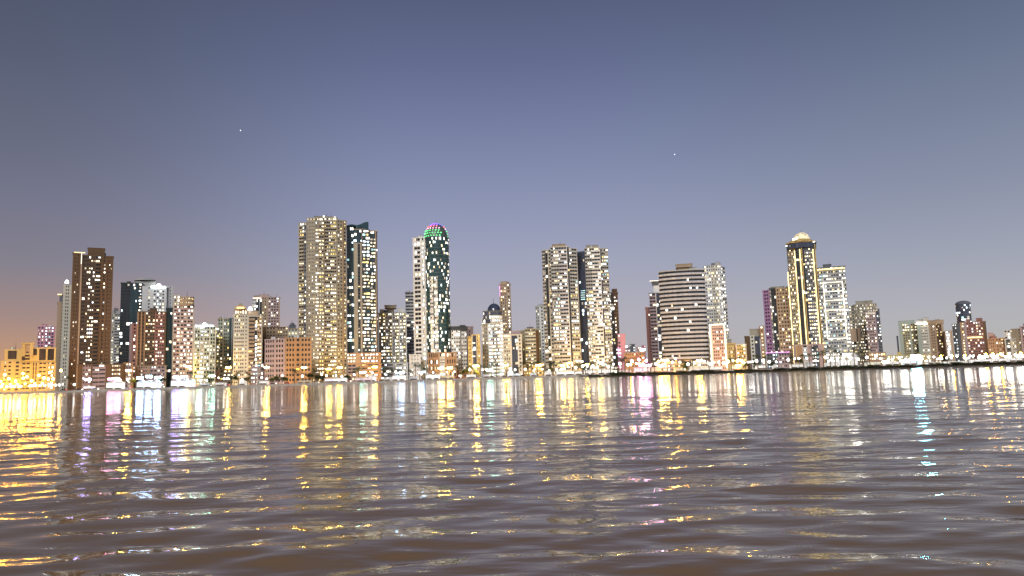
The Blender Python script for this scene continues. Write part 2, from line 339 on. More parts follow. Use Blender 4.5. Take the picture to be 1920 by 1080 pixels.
A, z = b.at(41, 645, -1.5); B, _ = b.at(63, 645, -1.5); _, zb = b.at(52, 668, -1.5)
g = MB(); g.box(A, A+2.4, -1.7, 3, zb, z, wm('yellow')); g.box(B-2.4, B, -1.7, 3, zb, z, wm('yellow')); g.box(A-.4, B+.4, -1.9, 3, z, z+1.2, wm('yellow'))
g.prism([(A+2.4, -1.2), (B-2.4, -1.2), (B-2.4, 2), (A+2.4, 2)], z-9, z, wm('tan')); 
for k in range(3): g.box(A+2.6, B-2.6, -1.65, -1.2, z-9-k*2.6, z-8-k*2.6, wm('yellow'))
g.build('gable', b.root)
ar = MB(); nA = 10; cx = (A+B)/2; rw = (B-A)/2-3
ar.poly([(cx+rw*math.cos(math.pi*k/nA), -1.24, z-7.5+rw*1.2*math.sin(math.pi*k/nA)) for k in range(nA+1)][::-1], GL['gbrown']); ar.build('arched_window', b.root)

b = Bld('apartment_tower', 'small distant rosy tower with blue-white lit windows behind the golden hotel', 'small distant rosy tower', 930, 87)
b.block([(71, 0), (103, 0)], 612, [[W(1, 2, 'pink', .25, .6, .5, pal='white'), P(.2, 'pink'), W(1.4, 3, 'pink', .5, .7, .5, pal='cool'), P(.1, 'pink')]], core='pink', fh=3.8)
b = Bld('apartment_tower', 'slim plain tan tower with a dark peaked top and golden roof lamp', 'slim dark-tipped tan tower', 745, 115)
b.block([(108, 0), (124, 0)], 566, [[P(.8, 'tan', .5), W(.6, 1, 'tan', .05, .3), P(.5, 'tan', .5)]], core='tan')
b.roofbox(112, 121, 551, 566, 3, 8, 'slate'); b.bars(108, 552, 116, 552, 'goldl', 1.0, 2, 'roof_lamp'); b.roofbox(108, 112, 567, 572, 0, 6, 'white')
b = Bld('apartment_tower', 'slim pale tower with one column of square windows and a white beacon on top', 'slim pale beacon tower', 700, 126)
b.block([(119, 0), (138, 0)], 534, [[P(.5, 'cream', .4), W(1, 2, 'cream', .06, .5, .5), P(.9, 'cream', .5)]], core='cream')
b.dome(125.5, 525, 531, 2.6, emi('beacon', (.9, .95, 1), 9, True, 0), 3, 'beacon')

b = Bld('apartment_tower', 'tall brown tower with white-lit stair windows, tallest building at the left end', 'tall brown tower', 655, 175)
b.block([(137, 3), (152, 3)], 473, [[P(.3, 'brown', .5), W(.9, 2, 'brown', .08, .3, .45), P(.2, 'brown')]], core='brown', depth=20)
b.block([(152, 0), (213, 0)], 479, [[P(.3, 'tan', .9), W(.9, 1, 'dbrown', .12, .8, .6, pal='white', gl='gbrown'), W(1.6, 4, 'dbrown', .3, .6, .55, .3, 'white', gl='gbrown'), W(1.2, 1, 'brown', .16, .8, .5, .5, 'white', bal=1.0), P(.5, 'brown', .9),
    W(.5, 1, 'brown', .15, .5, .4, pal='white'), P(.3, 'brown', .8), W(.9, 3, 'brown', .02, .4, .3), P(.25, 'brown', .7)]], core='brown', depth=24)
b.roofbox(165, 197, 464, 480, 3, 14, 'brown'); b.bars(139, 473, 160, 472, 'goldl', .6, -.2); b.bars(153, 474, 152.5, 495, 'linew', .5)
b.block([(146, -10), (232, -10)], 683, [[P(.6, 'brown', .6), W(1.1, 3, 'mauve', .25, .5, .4, pal='white'), P(.2, 'brown', .6), W(1.7, 2, 'mauve', .2, .92, .35, .4, 'white'), P(.8, 'brown', .7), W(1.2, 4, 'brown', .85, .55, .55, .3, 'white'), P(.4, 'brown')]], core='brown', depth=9.5)
b.block([(232, -8), (250, -8)], 680, [[P(.4, 'orange', .5), W(1, 2, 'mauve', .4, .5, .5, pal='white'), P(.4, 'orange', .5)]], core='orange', depth=9)
b = Bld('apartment_tower', 'narrow grey tower squeezed between the tall brown tower and the black glass one', 'narrow grey tower', 880, 218)
b.block([(209, 0), (229, 0)], 588, [[W(1, 1, 'grey', .6, .4, .5, pal='yel'), W(1.5, 2, 'grey', .15, .9, .4, bal=1, pal='white'), W(.6, 1, 'grey', .5, .5, .5, pal='white')]], core='grey')
b.roofbox(214, 222, 578, 588); b.mast(217, 574, 580)
b = Bld('apartment_tower', 'black glass tower joined to a white slab with a glowing white roof sign', 'black-and-white slab tower', 770, 275)
b.block([(227, 0), (267, 0)], 530, [[C(1, 3, .13, pal='white'), C(.8, 3, .08, gl='gteal', pal='cool'), W(.4, 1, 'dark', .55, .6, .5, pal='white')]], core='dark')
b.block([(267, 0), (313, 0)], 537, [[P(.7, 'white', .5), W(.4, 1, 'white', .1, .5, .5), P(.35, 'white', .5), W(1.1, 3, 'white', .4, .7, .5, pal='cool'), W(.4, 1, 'white', .15, .5, .5), P(.25, 'white', .5)]], core='white')
b.block([(313, 2), (325, 4)], 536, [[P(.6, 'white', .4), W(.5, 1, 'white', .03, .4, .4), P(.4, 'white')]], core='white', depth=18)
o, *_ = b.dome(272, 522, 527, 17, wm('grey'), 10, 'roof_drum'); b.roofbox(255, 292, 527, 536, 3, 14, 'grey'); b.bars(283, 538, 311, 538, 'cool', 2.4, -1.6, 'roof_sign'); b.dome(298, 532, 538, 4, emi('roof_flood', (.9, .95, 1), 8, True, 0), -1, 'floodlight')
b = Bld('apartment_tower', 'reddish brown tower with ribbed piers in front of the black and white slab', 'reddish ribbed tower', 690, 285)
b.block([(244, 4), (258, 1)], 606, [[P(.5, 'mauve', .5), W(1, 1, 'red', .25, .4, .5, pal='white')]], core='red', depth=16)
b.block([(258, 0), (312, 0)], 584, [[P(.18, 'orange', .9), W(.35, 1, 'brown', .05, .6, .4), P(.18, 'orange', .9), W(.35, 1, 'brown', .05, .6, .4), P(.18, 'orange', .9), W(1.4, 4, 'brown', .25, .6, .5, .35, 'warm'), P(.15, 'red', .7), W(1.3, 4, 'red', .3, .55, .5, .35, 'white'), P(.25, 'brown', .7)]], core='brown')
b.block([(312, 1), (325, 3)], 576, [[C(1, 2, .08, gl='gteal'), P(.2, 'slate', .4)]], core='slate', depth=18)
b.block([(255, -8), (312, -8)], 686, [[P(.3, 'tan', .4), W(1.2, 4, 'pinkish', .15, .5, .4, pal='white'), P(.3, 'tan', .5), W(2, 4, 'mauve', .35, .7, .4, pal='white'), P(.2, 'tan')]], core='tan', depth=7.5)
b = Bld('apartment_tower', 'beige tower with banded windows and a round gold-lit crown at one corner', 'beige gold-crowned tower', 680, 344)
b.block([(325, 0), (364, 0)], 572, [[P(.12, 'beige', .6), W(.9, 2, 'pinkish', .3, .8, .5, .4, 'white'), P(.12, 'beige', .6), W(.9, 2, 'pinkish', .3, .8, .5, .4, 'white'), P(.12, 'beige', .6), W(.8, 2, 'pinkish', .4, .8, .5, .4, 'white'), P(.15, 'beige', .7)]], core='beige')
b.block([(326, 1), (338, 1)], 553, [[W(1, 2, 'beige', .5, .5, .6, pal='white')]], core='beige', ybot=574, depth=12)
b.block([(338, 3), (363, 3)], 557, [[W(1, 5, 'tan', .3, .6, .45, pal='yel')]], core='tan', ybot=574, depth=12, arc=(8, 4, 1)); b.mast(351, 547, 558)
b.bars(339, 561, 362, 561, 'goldl', .9, -2.2)
b = Bld('apartment_block', 'pale green-white gridded block with a glowing white sign along its roof', 'pale green gridded block', 665, 384, 'apartment block')
b.block([(364, 0), (405, 0)], 611, [[P(.15, 'white', .5), W(1, 2, 'green', .3, .65, .55, .35, 'white'), P(.12, 'white', .5), W(.6, 1, 'green', .75, .9, .5, .35, 'cool'), P(.12, 'white', .5), W(1, 2, 'green', .25, .65, .55, .35, 'white'), P(.12, 'white', .5), W(1, 2, 'green', .2, .65, .55, .35, 'white'), P(.1, 'white')]], core='green')
b.bars(366, 611, 401, 611, 'cool', 1.6, -1.6, 'roof_sign'); b.dome(384, 605, 611, 4, MATS['roof_flood'], -1, 'floodlight'); b.roofbox(372, 398, 606, 612, 6, 8, 'grey')
b = Bld('apartment_block', 'greenish grey block stepping up beside the pale gridded block', 'stepped greenish block', 700, 420, 'apartment block')
b.block([(403, 0), (411, 0)], 613, [[W(1, 2, 'green', .15, .65, .55)]], core='green')
b.block([(409, 1), (430, 1)], 597, [[W(.8, 2, 'green', .25, .6, .5, pal='yel'), P(.2, 'cream'), W(.9, 3, 'green', .12, .6, .45)]], core='olive')
b.block([(430, 0), (440, 0)], 596, [[C(1, 1, .04, gl='gteal'), P(.25, 'white'), C(.8, 1, .04)]], core='slate')
b.block([(403, -3), (440, -3)], 693, [[P(.3, 'pinkish'), W(1, 4, 'cream', .35, .6, .45)]], core='pinkish', depth=2.5)
b = Bld('apartment_tower', 'cream gridded tower under a lit pyramid dome with a white roof floodlight', 'cream pyramid-topped tower', 670, 463)
b.block([(438, 0), (465, 0)], 590, [[P(.15, 'cream', .5), W(1.8, 5, 'cream', .1, .6, .45, .35, 'yel'), P(.15, 'cream', .6), W(.4, 1, 'cream', .1, .5, .4), P(.12, 'cream')]], core='cream')
b.block([(465, -1), (492, 0)], 592, [[P(.15, 'cream', .5), W(1, 1, 'tan', .08, .95, .4, .4, 'yel', bal=1), C(.4, 1, .6, pal='white'), W(.7, 2, 'tan', .3, .7, .4, pal='yel'), P(.15, 'cream')]], core='cream')
b.block([(440, 3), (463, 3)], 580, [[W(1, 5, 'tan', .5, .5, .6, pal='yel')]], core='tan', ybot=592, depth=11)
A, zb = b.at(439.5, 580, 2); B, _ = b.at(462, 580, 2); _, zt = b.at(451, 569, 8)
g = MB(); g.prism([(A, 2), (B, 2), (B, 14), (A, 14)], zb, zb+(zt-zb)*.6, wm('gold'), .62); g.prism([(A+3, 5), (B-3, 5), (B-3, 11), (A+3, 11)], zb+(zt-zb)*.6, zt, wm('tan'), .4); g.build('pyramid_roof', b.root)
b.bars(444, 577, 458, 577, 'goldl', 1.5, -.5); b.dome(469, 575, 582, 3.5, MATS['roof_flood'], 3, 'floodlight'); b.roofbox(464, 485, 583, 592, 4, 10, 'tan')
b.block([(470, -9), (494, -8)], 682, [[W(1, 3, 'mauve', .5, .7, .5, .4, 'cool'), P(.08, 'white'), W(.8, 2, 'mauve', .35, .7, .5, .4, 'cool')]], core='mauve', depth=7.5)
b = Bld('apartment_tower', 'sandy tower with a small hexagonal crown rising behind the cream tower', 'sandy tower behind the cream one', 860, 500)
b.block([(473, 3), (491, 0)], 560, [[W(1, 2, 'white', .35, .5, .5, pal='white'), C(.9, 2, .2), P(.1, 'white'), C(.5, 1, .1)]], core='tan')
b.block([(491, 0), (525, 0)], 557, [[W(.6, 2, 'tan', .1, .4, .5), P(.2, 'tan', .6), W(1.4, 4, 'pinkish', .25, .6, .5, pal='white'), P(.12, 'tan')]], core='tan')
b.roofbox(486, 504, 552, 560, 4, 12, 'pinkish'); b.mast(495, 547, 554); b.bars(474, 559, 490, 558, 'white', .6)
b = Bld('apartment_block', 'flat-roofed sandy block with a tiny domed pavilion and spire on its roof', 'sandy block with roof pavilion', 720, 522, 'apartment block')
b.block([(492, 0), (540, 0)], 613, [[P(.5, 'brown'), W(1.2, 3, 'tan', .12, .5, .45, pal='yel'), P(.2, 'tan'), W(1.4, 4, 'tan', .1, .5, .4)]], core='brown')
b.block([(540, -1), (558, -1)], 616, [[W(1, 3, 'cream', .35, .5, .45, pal='yel')]], core='tan')
b.roofbox(542, 555, 610, 617, 2, 8, 'slate', 'pavilion'); b.dome(548, 605, 610, 4.5, wm('slate'), 5, 'pavilion_dome'); b.mast(547.5, 600, 606)
b = Bld('corner_building', 'mid-rise corner block, one face mauve and the other coloured orange for lamplight', 'two-faced mauve and orange block', 622, 540, 'apartment block')
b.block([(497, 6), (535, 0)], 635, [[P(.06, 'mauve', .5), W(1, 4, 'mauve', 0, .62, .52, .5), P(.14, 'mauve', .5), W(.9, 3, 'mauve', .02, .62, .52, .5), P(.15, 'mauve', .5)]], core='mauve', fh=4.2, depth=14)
b.block([(535, 0), (584, 2)], 633, [[P(.06, 'orange', .5), W(1, 3, 'orange', 0, .6, .5, .5), P(.12, 'orange', .5), W(.5, 1, 'orange', 0, .6, .5, .5), P(.1, 'orange'), W(1.1, 3, 'orange', .02, .6, .5, .5), P(.1, 'orange', .5)]], core='orange', fh=4.2, depth=18)  # orange lamplight on this face is put into the wall colour

# ---- the two tallest
b = Bld('residential_tower', 'tallest tower on the shore, taupe with many yellow-lit bowed balconies', 'tallest taupe tower', 680, 606)
bw = lambda n, lit, w=1: W(w, n, 'taupe', lit, .85, .48, .3, 'yel', 'gbrown', bal=1.3, runs=1)
b.block([(560, 5), (576, 1)], 416, [[P(.15, 'taupe', .5), bw(2, .3), W(.5, 1, 'slate', .3, .6, .5, pal='warm'), P(.12, 'taupe', .6)]], core='taupe')
b.block([(576, 1), (607, -1)], 408, [[W(1.2, 5, 'taupe', .1, .4, .42, .3, 'warm', 'gbrown'), P(.12, 'taupe', .6), W(.5, 2, 'taupe', .45, .5, .45, .3, 'white'), P(.1, 'tan', .9), bw(2, .45, .7)]], core='taupe')
b.block([(607, -1), (632, -1)], 408, [[P(.12, 'tan', .8), bw(3, .38, 1), bw(3, .5, 1), P(.15, 'taupe', .6)]], core='taupe')
b.block([(632, -1), (649, 4)], 412, [[W(.8, 2, 'taupe', .22, .5, .45, .3, 'yel'), P(.15, 'tan', .9), W(.5, 1, 'taupe', .35, .5, .45, .3, 'yel')]], core='taupe')
b.roofbox(590, 626, 405, 412, 6, 12, 'taupe'); b.dome(607, 404, 407, 1.5, LIT['white'], 2, 'beacon'); b.dome(628, 406, 409, 1.5, LIT['white'], 2, 'beacon'); b.mast(612, 401, 406)
b = Bld('glass_tower', 'dark teal glass tower with peach piers and a wave-shaped roof crown', 'teal tower with wave crown', 700, 680)
b.block([(650, 2), (663, 2)], 424, [[C(1, 3, .2, gl='gteal', pal='cool')]], core='dark')
b.block([(663, -1), (678, -1)], 456, [[P(.55, 'taupe', .6), W(.35, 1, 'dark', .2, .8, .5), P(.2, 'taupe', .5)]], core='taupe', depth=18)
b.block([(663, 3), (685, 3)], 428, [[C(1, 4, .35, gl='gteal', pal='cool')]], core='tan', ybot=460, depth=14)
b.block([(678, 0), (693, 0)], 430, [[P(.1, 'tan', .5), W(1.6, 2, 'dark', .55, .95, .6, .3, 'mix', 'gteal', runs=1)]], core='slate')
b.block([(693, -1), (707, -1)], 433, [[C(.1, 1, .1), W(1.1, 2, 'dark', .6, .95, .6, .3, 'mix', 'gteal', runs=1), P(.2, 'tan', .7), C(.2, 1, .05)]], core='tan')
A, zb = b.at(650, 425, 3); B, _ = b.at(691, 425, 3); g = MB(); nW = 14; top = []
for k in range(nW+1):
    t = k/nW; zz = b.at(670, 423-6.5*(t**1.2)-1.5*math.sin(t*9), 3)[1]; top.append((A+(B-A)*t, zz))
for k in range(nW):
    (xa, za), (xb, zb2) = top[k], top[k+1]; th = 1.2 if k < 6 else 9
    g.poly([(xa, 3, za-th), (xb, 3, zb2-th), (xb, 3, zb2), (xa, 3, za)], GL['gteal']); g.poly([(xa, 3, za), (xb, 3, zb2), (xb, 17, zb2), (xa, 17, za)], wm('teal')); g.poly([(xb, 17, zb2-th), (xa, 17, za-th), (xa, 17, za), (xb, 17, zb2)], wm('teal')); g.poly([(xa, 3, za-th), (xa, 17, za-th), (xb, 17, zb2-th), (xb, 3, zb2-th)], wm('teal'))
g.build('wave_crown', b.root)
b.block([(651, -9), (714, -9)], 662, [[W(.9, 3, 'tan', .7, .9, .5, .4, 'white'), P(.6, 'tan', .9), W(1.9, 6, 'orange', .75, .85, .6, .4, 'white'), P(.3, 'orange', .9)]], core='orange', depth=8.5, ybot=682)
b.block([(652, -9), (715, -9)], 682, [[W(.9, 2, 'mauve', .1, .8, .5), P(.6, 'tan', .9), W(1.9, 3, 'orange', .35, .8, .3, .6, 'yel'), P(.3, 'orange', .9)]], core='orange', depth=8.5)
b = Bld('apartment_complex', 'silvery grey block with ribbed columns and a flat hat-like roof slab', 'silvery ribbed block with flat hat', 740, 736)
q = []
for k in range(4): q += [P(.15, 'white', .9), W(.5, 2, 'grey', .35, .8, .55, .2, 'white', 'ggrey'), W(.35, 1, 'olive', .5, .8, .5, .2, 'yel')]
b.block([(709, 0), (762, 0)], 586, [q+[P(.15, 'white', .9)]], core='grey')
b.roofbox(725, 739, 575, 588, 6, 8, 'taupe'); b.roofbox(721, 743, 572, 575, 3, 14, 'taupe', 'roof_slab'); b.roofbox(712, 720, 580, 588, 4, 6, 'white'); b.roofbox(745, 758, 578, 588, 4, 6, 'white')
b.block([(711, -9), (765, -9)], 681, [[P(.1, 'white', .5), W(1, 3, 'white', .3, .92, .5, .4, 'cool', 'ggrey'), P(.1, 'white', .6), W(1, 3, 'white', .3, .92, .5, .4, 'cool', 'ggrey'), P(.1, 'white')]], core='white', depth=8.5)
b = Bld('apartment_tower', 'slim grey tower with white balcony bands behind the domed glass tower', 'slim grey banded tower', 780, 769)
b.block([(760, 0), (780, 0)], 547, [[W(1, 2, 'grey', .15, .9, .45, bal=1.1, bw='white', pal='white')]], core='grey')

b = Bld('domed_tower', 'round green glass tower under a dome outlined in green, red and purple lights', 'round tower with coloured dome', 690, 810)
b.block([(774, 5), (797, 0)], 444, [[P(.25, 'white', .6), W(1, 2, 'white', .12, .96, .6, .6, 'white'), P(.25, 'white', .6), W(.4, 1, 'white', .6, .6, .6, .3, 'white'), P(.2, 'white', .6)]], core='white', depth=20, fh=4.2)
b.block([(797, 2), (841, 2)], 447, [[C(1, 2, .11, wall='teal', gl='gteal', pal='white')]], core='teal', arc=(14, 13, 1), depth=16)
g = MB(); 
for k in range(13):
    aa = -1+2*(k+.5)/13; xx, zz = b.at(819, 447, -12)
A, zc = b.at(819, 447, 2); rr = 22*b.m(); _, zd = b.at(819, 463, 2)
g.lathe([(rr+.6, zd), (rr+.6, zd+1), (rr+.1, zd+1.05)], wm('white'), 28, (A, 2)); g.lathe([(rr+.7, zc-1.4), (rr+.7, zc), (rr-.6, zc+.1)], wm('white'), 28, (A, 2))
for k in range(14): t = 2*math.pi*(k+.5)/14; g.tube((A+rr*math.cos(t), 2+rr*math.sin(t), zd), (A+rr*math.cos(t), 2+rr*math.sin(t), zc), .7, .7, wm('white'), 6)
g.build('crown_ring', b.root)
dm, dx, dz, dr, dh = b.dome(817, 420, 447, 22, mat('dome_shell', (.10, .13, .12), .4, .5), 2)
bm_ = {}
for k in range(8):
    el = (k+.4)/8.2*math.pi/2; cnt = max(4, int(10*math.cos(el))); key = ('green', 'green', 'green', 'pinkl', 'red', 'purp', 'purp', 'purp')[k]
    if key not in bm_:
        q = MB(); q.lathe([(.15, -.62), (.6, -.3), (.68, 0), (.6, .3), (.15, .62)], LIT[key], 8); o = q.build('bulb', b.root, True); bm_[key] = o; first = True
    for j in range(cnt):
        a = math.pi*(1.02+(j+.5*(k % 2)+.25)/cnt*.72); a = a if j < cnt-1 else math.pi*1.96
        if not first: o = bm_[key].copy(); COL.objects.link(o); o.parent = b.root
        first = False; o.location = (dx+dr*math.cos(el)*math.cos(a)*1.02, 2+dr*math.cos(el)*math.sin(a)*1.02, dz+dh*math.sin(el)*1.02)
b.mast(817, 412, 421, .15, 2)
for x0, x1, pl in ((806, 812, 'yel'), (814, 820, 'white'), (832, 838, 'yel')):
    b.block([(x0, -12.6 if x0 != 832 else -7), (x1, -13.4 if x0 != 832 else -3.5)], 522 if x0 < 830 else 505, [[W(1, 2, 'white', .42, .85, .4, .5, pl)]], core='white', depth=3)
b.block([(802, -22), (856, -22)], 662, [[P(.1, 'orange', .5), W(1.2, 5, 'orange', .2, .5, .6, .5, 'yel'), P(.2, 'orange', .5), W(.7, 1, 'cream', .6, .9, .5, .5, 'white'), P(.2, 'orange', .5), W(1.2, 4, 'orange', .3, .5, .6, .5, 'yel'), P(.1, 'orange')]], core='orange', depth=7, fh=5.5)
b.block([(767, -16), (789, -16)], 665, [[P(.2, 'white', .4), W(1, 3, 'white', .05, .3, .4, .3, 'white', 'ggrey'), P(.2, 'white')]], core='white', depth=9)
b = Bld('apartment_tower', 'dark-capped block with a white balcony grid just right of the coloured dome tower', 'white-grid block with dark cap', 690, 860)
b.block([(844, 0), (876, 0)], 617, [[P(.12, 'dark', .7), W(1, 4, 'white', .25, .55, .5, .6, 'white', bal=.8), P(.1, 'dark', .7), W(.6, 3, 'white', .1, .6, .5, .5, 'white'), P(.1, 'dark')]], core='dark')
b.roofbox(844, 875, 612, 618, -.6, 18, 'dark'); b.block([(848, -7), (878, -7)], 694, [[W(1, 3, 'red', .35, .6, .5, pal='white')]], core='red', depth=6.5)
b = Bld('apartment_tower', 'narrow pinkish tower between the white-grid block and the lemon block', 'narrow pinkish tower', 760, 879)
b.block([(872, 0), (887, 0)], 612, [[W(1, 2, 'pinkish', .25, .4, .5), P(.4, 'pinkish')]], core='pinkish')
b = Bld('apartment_block', 'lemon yellow block split by a dark glass centre column with white bands', 'lemon block with dark centre', 660, 889, 'apartment block')
b.block([(877, 0), (884, 0)], 631, [[P(.2, 'yellow'), W(1, 2, 'yellow', .05, .4, .45), P(.2, 'yellow')]], core='yellow')
b.block([(884, -.5), (900, -.5)], 627, [[P(.3, 'cream', .6), C(1, 1, .04, gl='gblue'), P(.2, 'cream', .6), W(.7, 2, 'yellow', .15, .4, .5), P(.2, 'yellow')]], core='yellow')
for yy in (643, 656, 668): b.bars(885, yy, 891, yy, 'linew', .9, -1.2, 'band_light')
b = Bld('stepped_tower', 'stepped tower with a rounded blue glass top, white trim lines and a mast', 'stepped tower with rounded blue top', 690, 922)
b.block([(903, 3), (914, 1)], 597, [[P(.1, 'white'), W(1, 2, 'grey', .2, .8, .45, gl='ggrey', pal='white')]], core='grey')
b.block([(914, 0), (941, 0)], 592, [[W(1, 5, 'white', .45, .6, .5, .3, 'cool', 'gblue')]], core='white', arc=(6, 6, 1), ybot=606)
b.block([(903, -1), (915, -1)], 607, [[P(.1, 'white', .5), W(1, 3, 'taupe', .1, .5, .5, gl='ggrey'), P(.12, 'white', .5)]], core='taupe')
b.block([(915, -1), (943, -1)], 607, [[P(.06, 'white', .5), W(.6, 2, 'white', .6, .6, .5, .4, 'cool'), W(1, 4, 'grey', .4, .8, .5, .3, 'mix', 'gblue'), W(.6, 2, 'white', .6, .6, .5, .4, 'cool'), P(.06, 'white')]], core='white')
b.block([(906, 4), (940, 4)], 583, [[C(1, 2, .15, wall='slate', gl='gblue', pal='white')]], core='slate', ybot=607, arc=(7, 5, 1), depth=12)
o, *_ = b.dome(926, 569, 584, 13, GL['gblue'], 9, 'glass_dome'); b.mast(925, 560, 570, .22, 9)
for yy, xa, xb in ((583, 911, 938), (595, 911, 940), (605.5, 904, 942)): b.bars(xa, yy, xb, yy, 'linew', .6, -2.5 if yy > 600 else -2)
b = Bld('apartment_tower', 'very slim tall sandy tower standing alone behind the stepped tower', 'very slim sandy tower', 830, 948)
b.block([(936, 0), (957, 0)], 532, [[P(.15, 'tan', .6), W(1, 3, 'tan', .15, .45, .5, .4, 'yel'), P(.2, 'tan', .5), W(.5, 1, 'tan', .35, .6, .5, .4, 'white'), P(.12, 'tan')]], core='tan')
b.roofbox(939, 953, 528, 533, 4, 10, 'tan'); b.bars(936.5, 535, 937.5, 556, 'mag', .5)
b = Bld('apartment_block', 'cream block with a dark centre of blue-tinted windows beside an orange-lit strip', 'cream block with blue centre', 660, 960, 'apartment block')
b.block([(943, 0), (957, 0)], 626, [[P(.12, 'cream'), W(1, 3, 'cream', .2, .5, .5, pal='yel'), P(.12, 'cream')]], core='cream')
b.block([(957, -.5), (978, -.5)], 627, [[P(.15, 'white', .6), C(1, 2, .2, gl='gblue', pal='cool'), P(.12, 'white', .6), W(.5, 1, 'cream', .1, .5, .5), P(.1, 'white')]], core='cream')
b.roofbox(958, 976, 621, 628, 4, 10, 'mauve')
b = Bld('apartment_tower', 'faceted olive tower with plain side faces and a banded middle', 'faceted olive tower', 690, 991)
b.block([(976, 6), (984, 1)], 619, [[P(.7, 'olive', .4), W(.4, 1, 'olive', .2, .4, .4), P(.2, 'olive')]], core='olive', depth=16)
b.block([(984, 1), (1004, 1)], 616, [[W(1, 4, 'olive', .25, .8, .4, .4, 'warm', bal=.8, bw='cream')]], core='olive')
b.block([(1004, 1), (1013, 6)], 617, [[P(.5, 'brown', .4), W(.4, 1, 'olive', .2, .4, .4)]], core='olive', depth=16)
b.roofbox(988, 1000, 613, 617); b.block([(976, -8), (1020, -8)], 681, [[W(1, 9, 'yellow', .45, .7, .45, .4, 'yel')]], core='yellow', depth=7.5)
b = Bld('apartment_tower', 'pale grey tower with a rounded shoulder half hidden left of the twin towers', 'pale round-shouldered tower', 760, 1014)
b.block([(1004, 0), (1024, 0)], 574, [[W(.6, 2, 'grey', .1, .4, .5), P(.2, 'white', .6), W(.5, 1, 'white', 0, .5, .5, .4), P(.5, 'grey')]], core='grey')
b.dome(1014, 570, 575, 8, wm('grey'), 6, 'roof_dome')

# ---- twin towers
tw = lambda n, lit, w=1: W(w, n, 'grey', lit*.85, .85, .5, .3, 'mix', 'glass', bal=1.0, runs=1)
b = Bld('residential_tower', 'left one of the pale twin towers, its balconies speckled with warm light', 'left twin tower', 680, 1048)
b.block([(1016, 5), (1032, 0)], 467, [[tw(2, .2, .5), C(.45, 1, .12), P(.1, 'cream', .8), tw(1, .2, .3)]], core='grey')
b.block([(1032, 0), (1066, 0)], 462, [[tw(3, .42, .9), W(.9, 3, 'palegrey', .2, .92, .5, .4, 'white', bal=1.2), P(.07, 'white', .8), C(.2, 1, .05)]], core='beige')
b.block([(1066, 0), (1081, 4)], 464, [[tw(3, .35, .8), P(.06, 'grey', .6)]], core='grey')
b.roofbox(1036, 1060, 458, 463, 6, 12, 'tan'); b.mast(1050, 454, 459)
b = Bld('residential_tower', 'right one of the pale twin towers, with a dark link wing at its left edge', 'right twin tower', 690, 1112)
b.block([(1082, 6), (1096, 2)], 470, [[C(1, 3, .12, gl='gblue', pal='cool')]], core='slate')
b.block([(1096, 0), (1125, 0)], 464, [[tw(3, .42, .8), W(1, 3, 'white', .3, .92, .5, .4, 'white', bal=1.2), P(.06, 'white', .7)]], core='beige')
b.block([(1125, 0), (1139, 3)], 465, [[C(.15, 1, .2), tw(3, .45, .8)]], core='grey')
b.roofbox(1099, 1121, 460, 465, 6, 12, 'taupe')
for k, yy in enumerate(range(545, 565, 4)): b.bars(1089, yy, 1097, yy, 'cyan', .6, -1, 'sign_light')
b = Bld('apartment_tower', 'brownish lower tower tucked against the right side of the twin towers', 'brown tower beside the twins', 720, 1150)
b.block([(1139, 0), (1158, 0)], 548, [[W(.5, 2, 'grey', .4, .8, .5, bal=1, pal='white'), C(.5, 1, .15, gl='gbrown'), W(.6, 2, 'brown', .25, .6, .5, pal='white'), P(.08, 'brown')]], core='brown')
b = Bld('apartment_tower', 'bright pink-lit narrow tower right of the twin towers', 'pink-lit narrow tower', 700, 1165)
b.block([(1158, 0), (1172, 0)], 626, [[W(.5, 1, 'pink', .3, .7, .5, pal='white'), P(.9, 'pink', .5)]], core='pink'); b.bars(1159, 650, 1160.5, 690, 'mag', .7, -1)
b = Bld('low_building', 'low coral orange building in the gap right of the pink-lit tower', 'low coral building', 690, 1188, 'low building')
b.block([(1170, 0), (1208, 0)], 661, [[P(.1, 'orange'), W(1, 5, 'orange', .1, .4, .4), P(.3, 'red'), W(.5, 2, 'orange', .4, .5, .4)]], core='orange')
for i, (xa, xb, yy, dd, wl, sh, lb) in enumerate(((1172, 1181, 651, 1100, 'mauve', 'tiny mauve tower by a floodlight', 'tiny distant mauve tower next to a white floodlight in the gap'), (1181, 1190, 645, 1000, 'slate', 'tiny slate tower in the gap', 'tiny distant slate tower, highest in the gap right of the twins'),
        (1193, 1202, 650, 1150, 'pinkish', 'tiny pinkish tower in the gap', 'tiny distant pinkish tower in the middle of the gap'), (1203, 1210, 647, 1050, 'pink', 'tiny rose tower in the gap', 'tiny distant rose tower at the right end of the gap'))):
    b = Bld('apartment_tower', lb, sh, dd, (xa+xb)/2); b.block([(xa, 0), (xb, 0)], yy, [[W(1, 3, wl, .3, .5, .5, pal='white')]], core=wl)
b = Bld('apartment_tower', 'slim rust red tower left of the dark tower with a tray roof', 'slim rust red tower', 800, 1214)
b.block([(1210, 0), (1222, 0)], 576, [[P(.5, 'red'), W(.8, 2, 'red', .1, .5, .5, pal='white')]], core='red')
b = Bld('apartment_tower', 'dark blue-grey tower carrying a flat tray-shaped roof, beside the big curved tower', 'dark tray-roofed tower', 740, 1227)
b.block([(1217, 0), (1240, 0)], 549, [[W(.7, 2, 'mauve', .12, .9, .5, .4, 'white', bal=.9), P(.08, 'white'), C(.6, 2, .15, gl='gblue', pal='white')]], core='slate')
A, zb = b.at(1222, 536, 5); B, _ = b.at(1238, 536, 5); _, zt = b.at(1230, 527, 5); zz = b.at(1228, 549, 5)[1]
